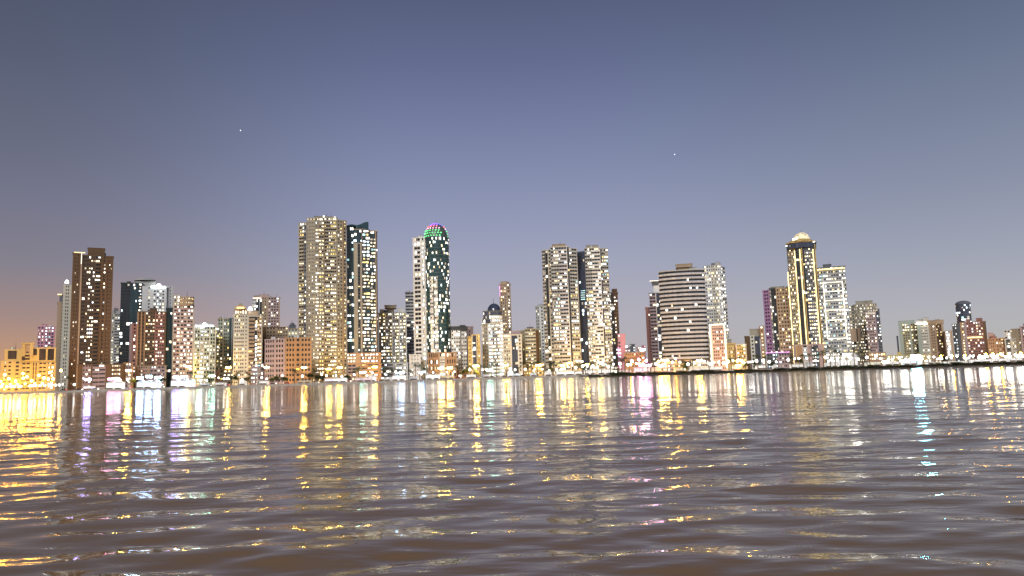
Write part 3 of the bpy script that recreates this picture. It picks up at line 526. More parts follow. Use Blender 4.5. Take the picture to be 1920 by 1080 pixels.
g = MB(); g.box(A+1.5, B, 4, 14, zz-1, zb, wm('white')); g.prism([(A+1, 4), (B-1, 4), (B-1, 16), (A+1, 16)], zb, zt, wm('slate'), 1.35); g.build('tray_roof', b.root)
b.bars(1218, 526, 1238, 526, 'linew', .5, 1, 'roof_line')
b = Bld('curved_tower', 'broad curved tower wrapped in white horizontal balcony bands, few windows lit', 'broad curved banded tower', 680, 1280)
b.block([(1235, 3), (1320, 3)], 508, [[W(1, 2, 'palegrey', .014, 1.0, .52, .5, 'white', 'glass', bal=.9, bw='palegrey')]], core='grey', arc=(12, 9, .75), depth=26, fh=3.8)
b.roofbox(1270, 1297, 497, 510, 2, 16, 'tan'); b.roofbox(1267, 1298, 495.5, 498, 0, 20, 'tan', 'roof_slab')
b.block([(1272, -7), (1296, -7)], 512, [[W(1, 6, 'gold', .9, .8, .5, .3, 'yel')]], core='tan', ybot=518, depth=3)
b.bars(1319.5, 520, 1322, 690, 'dim', .8, -1)
b.block([(1236, -12), (1330, -12)], 676, [[W(1, 8, 'pinkish', .3, .8, .5, .4, 'white'), W(1, 8, 'yellow', .3, .8, .5, .4, 'yel'), W(1.6, 10, 'white', .3, .8, .5, .4, 'white')]], core='pinkish', depth=6)
b = Bld('apartment_tower', 'white finely gridded tower behind the right end of the curved tower', 'white fine-grid tower', 720, 1338)
b.block([(1319, 0), (1351, 0)], 497, [[P(.08, 'white', .5), W(1, 3, 'white', .3, .55, .5, .4, 'warm'), P(.08, 'white', .6), W(1, 4, 'cream', .25, .5, .5, .4, 'warm'), P(.06, 'white', .5), W(.5, 2, 'white', .3, .5, .5, .4, 'white')]], core='grey', depth=18, fh=3.1)
b.roofbox(1334, 1350, 494, 498, 5, 10, 'slate')
b.block([(1351, .5), (1358, 5)], 500, [[W(1, 2, 'grey', .4, .7, .5, bal=.8, bw='white', pal='white')]], core='slate', depth=14)
b = Bld('apartment_block', 'pale pink gridded block outlined by a glowing cream frame', 'pink block in glowing frame', 660, 1345, 'apartment block')
b.block([(1330, 0), (1360, 0)], 607, [[P(.35, 'cream', .6), W(1, 3, 'pinkish', .12, .55, .5, .4, 'white'), W(1, 3, 'pinkish', .12, .55, .5, .4, 'white'), P(.2, 'cream', .6)]], core='cream', fh=3)
b.bars(1330, 608, 1360, 608, 'linew', 1.2); b.bars(1331.5, 609, 1334, 690, 'linew', 1.0); b.bars(1359, 609, 1361.5, 690, 'linew', 1.0)
b = Bld('apartment_block', 'golden yellow block right of the pink framed block', 'golden yellow block', 680, 1371, 'apartment block')
b.block([(1362, 0), (1379, 0)], 643, [[P(.3, 'yellow'), W(1, 3, 'yellow', .15, .4, .4, pal='yel'), P(.3, 'orange', .4)]], core='yellow')
b.roofbox(1363, 1371, 636, 644, 8, 10, 'taupe')
b = Bld('apartment_block', 'pale yellow block with a squared frame facade, right of the golden one', 'pale yellow framed block', 665, 1388, 'apartment block')
b.block([(1379, 0), (1399, 0)], 645, [[P(.15, 'cream', .5), W(1, 4, 'yellow', .3, .55, .4, .4, 'yel'), P(.15, 'cream', .5)]], core='cream')
b = Bld('apartment_tower', 'brown tower with a cream window strip, dark glass and an orange edge', 'brown tower with cream strip', 700, 1415)
b.block([(1396, 2), (1406, 0)], 630, [[P(1, 'brown', .4)]], core='brown')
b.block([(1406, 0), (1414, 0)], 629, [[P(.2, 'cream', .5), W(1, 1, 'cream', 0, .6, .5, .4), P(.2, 'cream')]], core='cream')
b.block([(1414, 0), (1424, 0)], 630, [[C(1, 2, .03, gl='gblue')]], core='slate')
b.block([(1424, -.5), (1432, -.5)], 611, [[P(.3, 'orange'), W(1, 1, 'orange', .5, .6, .4, pal='yel'), P(.5, 'tan')]], core='orange')
b.roofbox(1405, 1425, 617, 631, 6, 12, 'taupe')
b = Bld('apartment_tower', 'tower with a violet left face and a golden brown gridded right face', 'violet-edged golden tower', 700, 1457)
b.block([(1430, 5), (1442, 1)], 543, [[P(.2, 'purple', .5), W(1, 2, 'purple', .05, .7, .5, .4), P(.15, 'purple')]], core='purple')
b.block([(1442, 0), (1454, 0)], 540, [[W(.3, 1, 'grey', .2, .7, .5, bal=.8), C(1, 2, .25, pal='white')]], core='dark')
b.block([(1454, 0), (1482, 0)], 540, [[P(.05, 'orange'), W(1.3, 5, 'tan', .22, .6, .5, .4, 'yel', 'gbrown'), P(.05, 'orange')]], core='tan')
b.bars(1436, 661, 1480, 660, 'mag', .7, -2); b.roofbox(1445, 1470, 538, 541, 4, 12, 'taupe')
b.block([(1438, -9), (1480, -9)], 662, [[W(1, 4, 'slate', .3, .6, .5, .4, 'cool'), P(.1, 'mauve'), W(1, 4, 'mauve', .3, .6, .5, .4, 'cool')]], core='slate', depth=8)
b = Bld('domed_tower', 'dark tower edged with gold light lines and topped by a glowing gold dome', 'gold-lined tower with gold dome', 680, 1503)
b.block([(1475, 5), (1490, 0)], 459, [[P(.1, 'dark', .6), W(1, 4, 'taupe', .3, .6, .5, .4, 'warm'), P(.1, 'gold', .6)]], core='dark')
b.block([(1490, -1), (1501, -1)], 456, [[C(1, 2, .08, gl='glass', pal='yel')]], core='dark')
b.block([(1501, -1), (1528, 1)], 457, [[P(.1, 'gold', .6), C(.2, 1, .05), W(.9, 4, 'slate', .5, .6, .5, .4, 'warm'), C(.25, 1, .05), P(.1, 'gold', .6)]], core='dark')
for xa, ya, xb_, yb_ in ((1490, 470, 1504, 668), (1501.5, 467, 1514, 690), (1526, 467, 1539.5, 690), (1477.5, 510, 1490, 690)): b.bars(xa, ya, xb_, yb_, 'goldl', 1.0, -1.6)
_, zt = b.at(1502, 467, -1)
g = MB(); A, z0 = b.at(1474, 457, 3); B, _ = b.at(1530, 457, 3); g.prism([(A, 4), (A+5, -2.5), (B-5, -2.5), (B, 4), (B, 20), (A, 20)], z0-5.5, z0-.6, GL['gblue'], 1, True, True)
g.prism([(A-.5, 4), (A+4.5, -3), (B-4.5, -3), (B+.5, 4), (B+.5, 20), (A-.5, 20)], z0-.6, z0+.4, wm('gold'), 1, True, True); g.build('glazed_crown', b.root)
cone = MB(); cxx = (A+B)/2; cone.lathe([((B-A)/2, 0), ((B-A)/2*.7, 2.2), ((B-A)/2*.5, 3.4), ((B-A)/2*.48, 3.6)], wm('gold'), 16, (cxx, 8), z0+.4); cone.build('roof', b.root)
b.dome(1502, 436, 450, 13.5, emi('gold_dome', (1, .78, .4), .75, False, .6), 8); b.mast(1502, 431, 437, .15, 8)
b.bars(1486, 448, 1496, 448, 'white', 1.8, 1, 'crown_light'); b.bars(1521, 453, 1528, 453, 'white', .8, 1, 'crown_light'); b.bars(1473, 461, 1476, 461, 'white', 1, 1, 'crown_light')
b.block([(1487, -9), (1545, -9)], 646, [[P(.2, 'mauve', .5), P(.1, 'gold', .8), P(.5, 'orange', .5), W(.4, 1, 'white', .4, .8, .5, pal='cool'), P(.35, 'pinkish', .6), W(.6, 3, 'slate', .5, .5, .5, .4, 'cool', 'gblue'), P(.4, 'pinkish', .6), P(.1, 'gold', .8)]], core='pinkish', depth=8)
b = Bld('apartment_tower', 'square tower outlined in white and gold light frames beside the gold dome tower', 'light-framed square tower', 700, 1560)
b.block([(1531, 0), (1584, 0)], 500, [[W(.5, 3, 'grey', .4, .8, .5, .4, 'mix', bal=.8), P(.05, 'white', .6), W(1.6, 7, 'grey', .32, .7, .5, .4, 'mix', 'gblue'), P(.05, 'white', .6), W(.35, 2, 'grey', .5, .8, .5, .4, 'white', bal=.8)]], core='slate')
b.bars(1532, 504, 1584, 502, 'goldl', 1.2, -1.8); b.roofbox(1543, 1558, 496, 501, 4, 12, 'slate')
for yy in (529, 546, 563, 581, 600, 635): b.bars(1544+(yy-529)*.07, yy, 1580+(yy-529)*.07, yy-1, 'linew', .7, -1.8)
b.bars(1544, 529, 1551, 634, 'linew', .7, -1.9); b.bars(1580, 529, 1587, 634, 'linew', .7, -1.9)
b.block([(1548, -9), (1600, -9)], 655, [[W(1, 6, 'white', .6, .85, .5, .4, 'white'), W(1, 6, 'cream', .6, .85, .5, .4, 'yel')]], core='white', depth=8)
b = Bld('apartment_tower', 'taupe tower cluster with rounded top edge right of the light-framed tower', 'taupe cluster tower', 830, 1615)
b.block([(1591, 0), (1600, 0)], 573, [[W(1, 2, 'taupe', .4, .5, .5, pal='yel')]], core='taupe')
b.block([(1600, 2), (1643, 2)], 570, [[W(1, 9, 'taupe', .22, .55, .5, .4, 'warm', 'gbrown')]], core='taupe', arc=(4, 4, .8)); b.roofbox(1604, 1636, 565, 571, 5, 14, 'taupe')
b.block([(1594, -6), (1612, -6)], 616, [[P(1, 'tan', .4), W(.2, 1, 'dark', 0, .8, .8), P(.4, 'tan', .4)]], core='tan', ybot=641, depth=5)
b = Bld('apartment_tower', 'rosy tower with a square head in front of the taupe cluster', 'rosy square-headed tower', 790, 1636)
b.block([(1622, 0), (1642, 0)], 584, [[W(.3, 1, 'pinkish', .4, .7, .5, pal='white'), W(1, 4, 'pinkish', .15, .6, .5, .4, 'white'), P(.2, 'mauve', .5)]], core='mauve')
b.block([(1642, 1), (1648, 4)], 578, [[W(1, 2, 'slate', .3, .6, .5, pal='white')]], core='mauve', depth=14); b.bars(1623, 588, 1641, 587, 'dim', 2, -.9, 'head_light')
b = Bld('sports_hall', 'long low yellow-lit hall between the rosy tower and the pale green towers', 'long low yellow hall', 680, 1690, 'low building')
b.block([(1624, 0), (1660, 0)], 661, [[W(1, 8, 'orange', .5, .6, .5, .4, 'yel')]], core='orange', fh=4); b.block([(1660, 0), (1745, 0)], 665, [[W(1, 18, 'yellow', .6, .7, .5, .4, 'white')]], core='yellow', fh=4)
b.roofbox(1682, 1690, 660, 666, 0, 8, 'yellow')
b = Bld('chimney_tower', 'thin dark needle-like block standing left of the pale green tower', 'thin dark needle block', 1000, 1682, 'tower')
b.block([(1680.5, 0), (1684, 0)], 630, [[W(1, 1, 'slate', .05, .5, .4), P(.2, 'slate')]], core='slate', depth=4)
b = Bld('apartment_tower', 'pale green tower under a frame-shaped top, behind the brightest floodlight', 'pale green framed tower', 900, 1706)
b.block([(1684, 2), (1722, 2)], 606, [[P(.5, 'green', .6), W(1, 3, 'olive', .2, .5, .4, .4, 'warm'), P(.2, 'green', .4), W(.8, 3, 'olive', .2, .6, .4, .4, 'yel'), P(.3, 'green', .5)]], core='green'); b.roofbox(1684, 1714, 602, 607, 4, 12, 'green', 'roof_frame')
b = Bld('apartment_tower', 'sandy tower with three white lamps under its cornice, right of the pale green one', 'sandy tower with three roof lamps', 880, 1746)
b.block([(1718, 1), (1741, 1)], 602, [[P(.6, 'green', .4), W(1, 4, 'cream', .06, .7, .4, .4, 'warm', 'ggrey'), P(.3, 'cream')]], core='cream')
b.block([(1741, 0), (1768, 0)], 604, [[P(.2, 'tan', .5), W(.6, 2, 'tan', .15, .5, .4), P(.2, 'tan', .6), W(.8, 3, 'brown', .2, .5, .5, pal='yel'), P(.3, 'tan', .5)]], core='tan'); b.roofbox(1738, 1769, 601, 605, -1, 14, 'tan', 'cornice')
for xx in (1721, 1728, 1735.5): b.dome(xx, 604, 608, 2.6, LIT['white'], -1, 'roof_lamp')
b = Bld('apartment_tower', 'narrow tan tower with a white-lit strip left of the glass cylinder tower', 'narrow tan strip-lit tower', 860, 1777)
b.block([(1769, 0), (1785, 0)], 620, [[P(.3, 'brown'), W(.9, 1, 'white', .7, .7, .5, pal='white'), P(.4, 'tan', .6)]], core='tan')
b = Bld('glass_tower', 'grey glass cylinder tower with turquoise lit windows, rising behind the brick red block', 'grey glass cylinder tower', 1020, 1804)
b.block([(1791, 4), (1819, 4)], 570, [[C(1, 1, .22, wall='slate', gl='gblue', pal='cool')]], core='slate', arc=(8, 10, 1), depth=16); b.dome(1805, 564, 570, 11, wm('slate'), 6, 'roof_dome')
b = Bld('apartment_block', 'wide brick red block with a glowing bar over its centre bay', 'wide brick red block', 870, 1818, 'apartment block')
b.block([(1785, 3), (1799, 0)], 607, [[W(.6, 2, 'slate', .2, .4, .4, pal='cool'), P(.4, 'slate')]], core='slate')
b.block([(1799, 0), (1848, 0)], 603, [[P(.1, 'orange'), W(.3, 1, 'tan', .6, .6, .4, pal='yel'), P(.2, 'mauve'), W(1.6, 7, 'red', .22, .5, .45, .4, 'white'), P(.3, 'brown', .6)]], core='red'); b.bars(1814, 633, 1842, 632, 'goldl', 1.6, -1.3)
b = Bld('apartment_block', 'orange-lit block with a small central roof hut near the right end', 'orange block with roof hut', 800, 1868, 'apartment block')
b.block([(1851, 0), (1884, 0)], 634, [[P(.1, 'orange', .6), W(.7, 3, 'orange', .2, .4, .5, .4, 'yel'), P(.2, 'orange', .7), W(.9, 3, 'orange', .2, .4, .5, .4, 'yel'), P(.2, 'orange', .6)]], core='orange'); b.roofbox(1852, 1862, 624, 634, 5, 8, 'pinkish'); b.roofbox(1858, 1866, 630, 635, 1, 5, 'red')
b = Bld('apartment_block', 'pale grey block with cream corner posts, second from the right edge', 'pale grey block with cream posts', 790, 1894, 'apartment block')
b.block([(1883, 0), (1904, 0)], 635, [[P(.2, 'cream', .7), W(.6, 1, 'slate', .4, .7, .5, pal='white'), P(.3, 'cream', .7), W(.5, 2, 'cream', .3, .5, .5, pal='yel')]], core='cream'); b.block([(1882, 4), (1900, 4)], 618, [[W(1, 3, 'white', .35, .6, .5, pal='white')]], core='white', ybot=637)
b = Bld('apartment_tower', 'taupe and mauve tower cut off by the right edge of the view', 'taupe tower at right edge', 780, 1925)
b.block([(1896, 5), (1912, 1)], 616, [[P(1, 'taupe', .4), W(.3, 1, 'taupe', .1, .4, .4)]], core='taupe'); b.block([(1912, 0), (1950, 0)], 611, [[P(.15, 'pinkish', .6), W(1, 3, 'mauve', .25, .6, .5, .4, 'white'), P(.15, 'pinkish', .6), W(1, 3, 'mauve', .25, .6, .5, .4, 'white')]], core='mauve')


for b in BL: b.finish()
# ------------------------------------------------------------------ small things on the shore
def gpos(px, D): d = ray(px, 700); return D*d.x/d.y
TODO = []                                                # (root, px, noun, category, group, relation)
def short_at(px): return min(BL, key=lambda q: abs(q.px-px)+(q.D-600)*.02).short
ORD = ['leftmost', 'second from left', 'third from left', 'fourth from left', 'fifth from left', 'sixth from left', 'seventh from left', 'eighth from left', 'ninth from left', 'tenth from left', 'eleventh from left', 'twelfth from left', 'thirteenth from left', 'fourteenth from left', 'fifteenth from left', 'sixteenth from left', 'seventeenth from left', 'eighteenth from left', 'nineteenth from left', 'twentieth from left']
ORD += [w_+' from left' for w_ in ('twenty-first', 'twenty-second', 'twenty-third', 'twenty-fourth', 'twenty-fifth', 'twenty-sixth', 'twenty-seventh', 'twenty-eighth', 'twenty-ninth', 'thirtieth')]
NUM = ['no', 'one', 'two', 'three', 'four', 'five', 'six', 'seven', 'eight', 'nine', 'ten', 'eleven', 'twelve', 'thirteen', 'fourteen', 'fifteen', 'sixteen', 'seventeen', 'eighteen', 'nineteen', 'twenty', 'twenty-one', 'twenty-two', 'twenty-three', 'twenty-four', 'twenty-five', 'twenty-six', 'twenty-seven', 'twenty-eight', 'twenty-nine', 'thirty']
def label_all():
    G2 = {}
    for t in TODO: G2.setdefault((t[2], short_at(t[1])), []).append(t)
    for (noun, sh), L2 in G2.items():
        L2.sort(key=lambda t: t[1])
        for i, (o, px, _, cat, grp, rel) in enumerate(L2):
            if len(L2) == 1: lb = 'lone %s %s the %s' % (noun[0], rel, sh)
            else: lb = '%s of %s %s %s the %s' % (('rightmost' if i == len(L2)-1 else ORD[i]), NUM[len(L2)], noun[1], rel, sh)
            tag(o, lb, cat, grp)
pole_m = mat('pole_paint', (.25, .25, .24), .5, .4)
L_OR = emi('lamp_sodium', (1, .55, .08), 600, True, 0); L_WH = emi('lamp_white', (1, .93, .82), 11, True, 0); L_YW = emi('lamp_gold', (1, .46, .045), 150, True, 0)
L_O2 = emi('lamp_sodium_low', (1, .55, .08), 230, True, 0); L_CY = emi('flood_cyan', (.25, .85, 1), 170, True, 0); L_FW = emi('flood_white', (1, .96, .88), 24, True, 0); L_PK = emi('lamp_pink', (1, .35, .72), 90, True, 0)
def lamp_proto(name, h, m, rad, kind):
    root = empty(name, (0, 0, -500)); b = MB(); b.lathe([(.28, 0), (.28, .5), (.12, .6), (.08, h)], pole_m, 8); b.build('pole', root)
    if kind == 'globe':
        g = MB(); g.lathe([(rad*.3, -rad)]+[(rad*math.cos(a*math.pi/8), rad*math.sin(a*math.pi/8)) for a in range(-3, 4)]+[(rad*.3, rad)], m, 10, z=h+rad*.8); g.build('lamp_globe', root, True)
    elif kind == 'mast':
        g = MB(); g.tube((-1.5, 0, h), (1.5, 0, h), .08, .08, pole_m, 6); g.tube((0, -1.5, h), (0, 1.5, h), .08, .08, pole_m, 6); g.build('crossarm', root)
        for dx, dy in ((-1.5, 0), (1.5, 0), (0, -1.5), (0, 1.5)):
            g = MB(); g.lathe([(.15, -.5), (rad*.62, -.35), (rad*.62, .15), (.2, .4)], m, 10, (dx, dy), h-.2); g.build('lamp_head', root)
    elif kind == 'flood':
        g = MB(); g.tube((-2.2, 0, h), (2.2, 0, h), .1, .1, pole_m, 6); g.build('crossarm', root)
        for dx in (-1.6, 0, 1.6):
            g = MB(); g.box(dx-rad*.5, dx+rad*.5, -.5, -.1, h-rad*.4, h+rad*.5, m); g.box(dx-rad*.55, dx+rad*.55, -.1, .25, h-rad*.45, h+rad*.55, pole_m); g.build('floodlight', root)
    return root
PROTO = {}
def lamp(px, D, yhead, kind, m, rad, noun, grp, z=G, fixed=None):
    hh = fixed or max(3, (hor(px)-yhead)/F*D*1.0+H-z); key = (kind, m.name, round(hh), round(rad, 1))
    if key not in PROTO: PROTO[key] = lamp_proto('street_lamp' if kind != 'flood' else 'floodlight_mast', round(hh), m, rad, kind); o = PROTO[key]
    else: o = copy_tree(PROTO[key])
    o.location = (gpos(px, D), D, z); TODO.append((o, px, noun, 'street lamp' if kind != 'flood' else 'floodlight', grp, 'before')); return o
nO = ('tall orange street lamp', 'tall orange street lamps'); nW = ('white globe lamp', 'white globe lamps'); nY = ('gold globe lamp', 'gold globe lamps'); nF = ('dazzling white floodlight mast', 'dazzling white floodlight masts')
for px, y in ((241, 693), (353, 688), (428, 688), (500, 689), (570, 689), (637, 688), (703, 687), (893, 686), (948, 683), (1069, 681), (1126, 679)):
    lamp(px, {637: 655, 703: 672, 1069: 660, 1126: 664, 353: 655, 428: 650, 570: 604}.get(px, 597+random.uniform(-2, 2)), y, 'mast', L_O2 if px in (637, 703, 1069, 1126, 353, 428, 570) else L_OR, .75 if px == 500 else 1.25, nO, 'tall sodium lamps along the corniche road')
for px, y in ((1250, 676), (1313, 676), (827, 690), (843, 689), (1240, 684), (1386, 684), (1010, 684), (617, 692), (1100, 684), (1055, 684)):
    lamp(px, 655 if px in (617, 1100, 1055) else 600, y, 'mast', L_O2 if px in (617, 1100, 1055) else L_OR, 1.0, nO, 'tall sodium lamps along the corniche road')
for px, y in ((9, 704), (17, 711), (43, 702), (51, 709), (44, 712), (73, 706), (83, 711), (91, 712), (93, 699), (100, 712), (114, 696), (60, 716), (30, 716), (2, 716)):
    lamp(px, 592+random.uniform(-20, 6), y, 'globe', L_YW, .85, nY, 'gold globe lamps on the plaza by the golden hotel')
for px in (6, 20, 33, 48, 66, 80, 97): lamp(px, 612, 0, 'globe', L_YW, .7, nY, 'gold globe lamps on the plaza by the golden hotel', fixed=6)  # extra globes added to brighten the hotel front
for px in (4, 14, 22, 28, 36, 40, 57, 62, 68, 76, 85, 93, 98, 105, 112, 140):
    lamp(px, 566+random.uniform(0, 10), 0, 'globe', L_WH, .75, nW, 'low white globe lamps along the quay', fixed=4)
for px in (168, 240, 295, 337, 352, 376, 388, 410, 420, 427, 454, 491, 500, 529, 567, 603, 612, 630, 641, 664, 688, 698, 722, 742, 756, 771, 790, 812, 838, 852, 881, 905, 912, 944, 957, 966, 985, 1001, 1017, 1030, 1044, 1052, 1066, 1080):
    lamp(px, 567+random.uniform(0, 12), 0, 'globe', L_WH, random.choice((.55, .7, .85)), nW, 'low white globe lamps along the quay', fixed=random.choice((4, 5, 6)))
# lamps behind the planted bank, right
for px in (1093, 1102, 1112, 1121, 1131, 1141, 1151, 1163, 1178, 1194, 1206, 1219, 1231, 1244, 1262, 1276, 1291, 1303, 1313, 1322, 1331, 1340, 1349, 1358, 1366, 1376, 1386, 1396, 1420, 1432, 1444, 1457, 1480, 1492, 1500, 1515, 1531, 1550, 1561, 1572, 1583, 1597, 1611, 1628, 1645):
    lamp(px, 562+random.uniform(4, 14), 0, 'globe', L_WH, random.choice((.7, .85, 1.0)), nW, 'low white globe lamps behind the planted bank', fixed=random.choice((5, 6, 7)))
for px in (1186, 1199, 1213, 1236, 1268): lamp(px, 590, 677+random.uniform(-4, 3), 'globe', L_PK if px < 1230 else L_YW, .9, ('pink-tinted globe lamp', 'pink-tinted globe lamps') if px < 1230 else nY, 'tinted globe lamps behind the bank')
L_BL = emi('added_flood_blue', (.3, .55, 1), 150, True, 0); L_VI = emi('added_flood_violet', (.33, .25, 1), 150, True, 0); L_GR = emi('added_flood_mint', (.4, 1, .75), 80, True, 0)  # coloured floods added to tint the reflection columns on the water
for px, y, m, rad, nn in ((166, 712, L_VI, 1.3, 'violet'), (208, 712, L_PK, 1.0, 'pink'), (222, 712, L_PK, 1.0, 'pink'), (263, 708, L_BL, 1.5, 'ice blue'), (280, 706, L_BL, 1.5, 'ice blue'), (296, 708, L_BL, 1.5, 'ice blue'), (330, 706, L_VI, 1.2, 'violet'), (345, 706, L_BL, 1.2, 'ice blue'), (374, 705, L_GR, 1.1, 'mint'), (398, 705, L_GR, 1.1, 'mint'), (680, 700, L_GR, .9, 'mint'), (752, 698, L_BL, 1.0, 'ice blue'), (790, 698, L_BL, .9, 'ice blue'), (918, 694, L_GR, 1.2, 'mint'), (1205, 686, L_PK, 1.3, 'pink'), (1216, 686, L_PK, 1.2, 'pink')):
    lamp(px, 580, y, 'flood', m, rad, (nn+' added floodlight', nn+' added floodlights'), 'tinted floodlights added for coloured reflections')
for px, y, D, m, rad in ((1590, 667, 570, L_FW, 2.4), (1720, 670, 470, L_CY, 2.8), (1662, 677, 540, L_FW, 1.5), (1696, 677, 540, L_FW, 1.5), (1843, 671, 560, L_FW, 1.9), (1869, 669, 570, L_FW, 1.6), (1893, 669, 560, L_FW, 1.4), (1915, 668, 560, L_FW, 1.8), (1207, 657, 900, L_FW, 2.4), (1174, 651, 880, L_FW, 1.8), (1408, 680, 570, L_FW, 1.0), (1764, 672, 580, L_FW, 1.0), (1815, 672, 580, L_FW, 1.1)):
    lamp(px, D, y, 'flood', m, rad, nF if m is L_FW else ('bluish white floodlight mast, brightest of all,', 'x'), 'floodlight masts on the right shore')
for px, D in ((1768, 790), (1788, 800), (1812, 780), (1852, 740), (1866, 745), (1880, 745), (1896, 740), (1918, 740), (1366, 640), (1384, 640), (1392, 640), (1200, 660), (1183, 660)):
    lamp(px, D, 0, 'globe', L_YW, 1.0, nY, 'gold globe lamps added to light the right-hand blocks', fixed=7)  # globes added to throw amber light on the blocks behind
for px in range(1655, 1930, 11): lamp(px+random.uniform(-3, 3), 564+random.uniform(0, 8), 0, 'globe', L_WH, .7, nW, 'low white globe lamps behind the planted bank', fixed=random.choice((4, 5)))

# lit marquees, kiosks and restaurants
def pavilion(px, wpx, hpx, st, D=574, peak=True, c=(1, .95, .9), names=('lit marquee', 'lit marquees')):
    X = gpos(px, D); wd = wpx*D/F; ht = hpx*D/F; root = empty('marquee' if peak else 'kiosk', (X, D, G))
    st *= .15 if px < 1090 else .11; m = emi('glow_%d_%d' % (int(st*100), int(c[2]*100)), c, st, True, .25); b = MB(); b.box(-wd/2+.3, wd/2-.3, .4, 5, .1, ht*.72, m); b.build('lit_interior', root)
    cm = mat('counter_wood', (.16, .09, .05), .6, .3); nn = max(1, round(wd/6))
    for k in range(nn):
        if nn > 1 and k % 3 == 2: continue
        p = MB(); a = -wd/2+wd*k/nn+.7; p.box(a, a+wd/nn-1.4, -.25, .35, 0, 1.15, cm); p.box(a-.1, a+wd/nn-1.3, -.35, .38, 1.15, 1.22, pole_m); p.build('counter', root)
    r = MB(); fab = mat('canvas', (.75, .73, .7), .7, .2); n = max(1, round(wd/6))
    for k in range(n):
        a = -wd/2+wd*k/n; e = a+wd/n
        if peak: r.prism([(a, -.6), (e, -.6), (e, 5.6), (a, 5.6)], ht*.74, ht, fab, .12, True, True)
        else: r.box(a, e, -.8, 5.6, ht*.76, ht*.76+.35, fab)
    r.build('roof', root)
    for k in range(n+1):
        p = MB(); x = -wd/2+wd*k/n; p.tube((x, -.4, 0), (x, -.4, ht*.74), .1, .1, pole_m, 6); p.build('post', root)
    TODO.append((root, px, names, 'marquee' if peak else 'kiosk', 'lit pavilions along the quay', 'before')); return root
def multi(lst):
    for a in lst: pavilion(*a)
Wh = (1, .96, .9); Cl = (.82, .92, 1); Pk = (1, .7, .75); Am = (1, .75, .35); Ki = ('glowing flat-roofed kiosk', 'glowing flat-roofed kiosks')
multi([(214, 30, 16, 9, 574, True, Wh), (277, 42, 15, 8, 574, True, Cl), (341, 42, 16, 9, 574, True, Cl), (165, 18, 9, 6, 600, False, (.9, .85, 1), Ki), (412, 18, 8, 5, 574, False, Wh, Ki), (384, 16, 8, 3, 578, False, Cl, Ki),
       (454, 12, 10, 5, 574, True, Wh), (493, 16, 9, 5, 574, False, Wh, Ki), (570, 24, 6, 3, 574, False, Am, Ki), (617, 18, 10, 6, 574, False, Cl, Ki), (636, 26, 10, 7, 574, True, Wh), (682, 30, 9, 4, 574, False, Pk, Ki), (697, 14, 12, 7, 578, True, Wh),
       (726, 14, 8, 4, 574, False, Wh, Ki), (747, 24, 12, 8, 574, True, Wh), (775, 16, 7, 3, 574, False, (.9, .6, 1), Ki), (811, 26, 11, 9, 574, True, Wh), (840, 22, 8, 4, 574, False, Am, Ki), (883, 18, 9, 6, 574, False, Wh, Ki), (912, 14, 8, 4, 574, False, Wh, Ki), (957, 12, 14, 8, 578, True, Wh), (968, 14, 8, 5, 574, False, Cl, Ki),
       (1000, 12, 8, 4, 574, False, Cl, Ki), (1028, 14, 10, 5, 574, True, Wh), (1060, 34, 10, 7, 574, False, Wh, Ki), (1085, 14, 8, 6, 578, True, Wh), (1106, 22, 11, 7, 600, False, Wh, Ki), (1135, 28, 12, 8, 600, False, Wh, Ki), (1172, 24, 8, 4, 600, False, (1, .85, .6), Ki), (1205, 30, 13, 7, 600, False, (1, .86, .92), Ki), (1232, 18, 12, 4, 600, False, (1, .85, .5), Ki),
       (1274, 16, 8, 4, 600, False, (1, .85, .5), Ki), (1310, 28, 9, 5, 600, False, Wh, Ki), (1340, 30, 10, 7, 600, False, Wh, Ki), (1383, 20, 10, 4, 600, False, Wh, Ki), (1429, 18, 10, 7, 600, False, Wh, Ki), (1455, 8, 10, 5, 600, True, Wh), (1497, 24, 10, 6, 600, False, Wh, Ki), (1520, 14, 12, 4, 600, True, Wh), (1561, 22, 11, 6, 600, False, Wh, Ki), (1585, 22, 18, 8, 604, False, Wh, Ki), (1606, 10, 26, 6, 606, True, Wh),
       (1640, 26, 9, 5, 600, False, (1, .95, .7), Ki), (1675, 26, 9, 6, 600, False, Wh, Ki), (1715, 36, 14, 8, 600, False, (.9, 1, 1), Ki), (1760, 36, 5, 7, 600, False, (1, .97, .85), Ki), (1800, 36, 5, 7, 600, False, (1, .97, .85), Ki), (1843, 34, 8, 8, 600, False, Wh, Ki), (1877, 26, 9, 8, 600, False, Wh, Ki), (1908, 26, 9, 8, 600, False, Wh, Ki)])

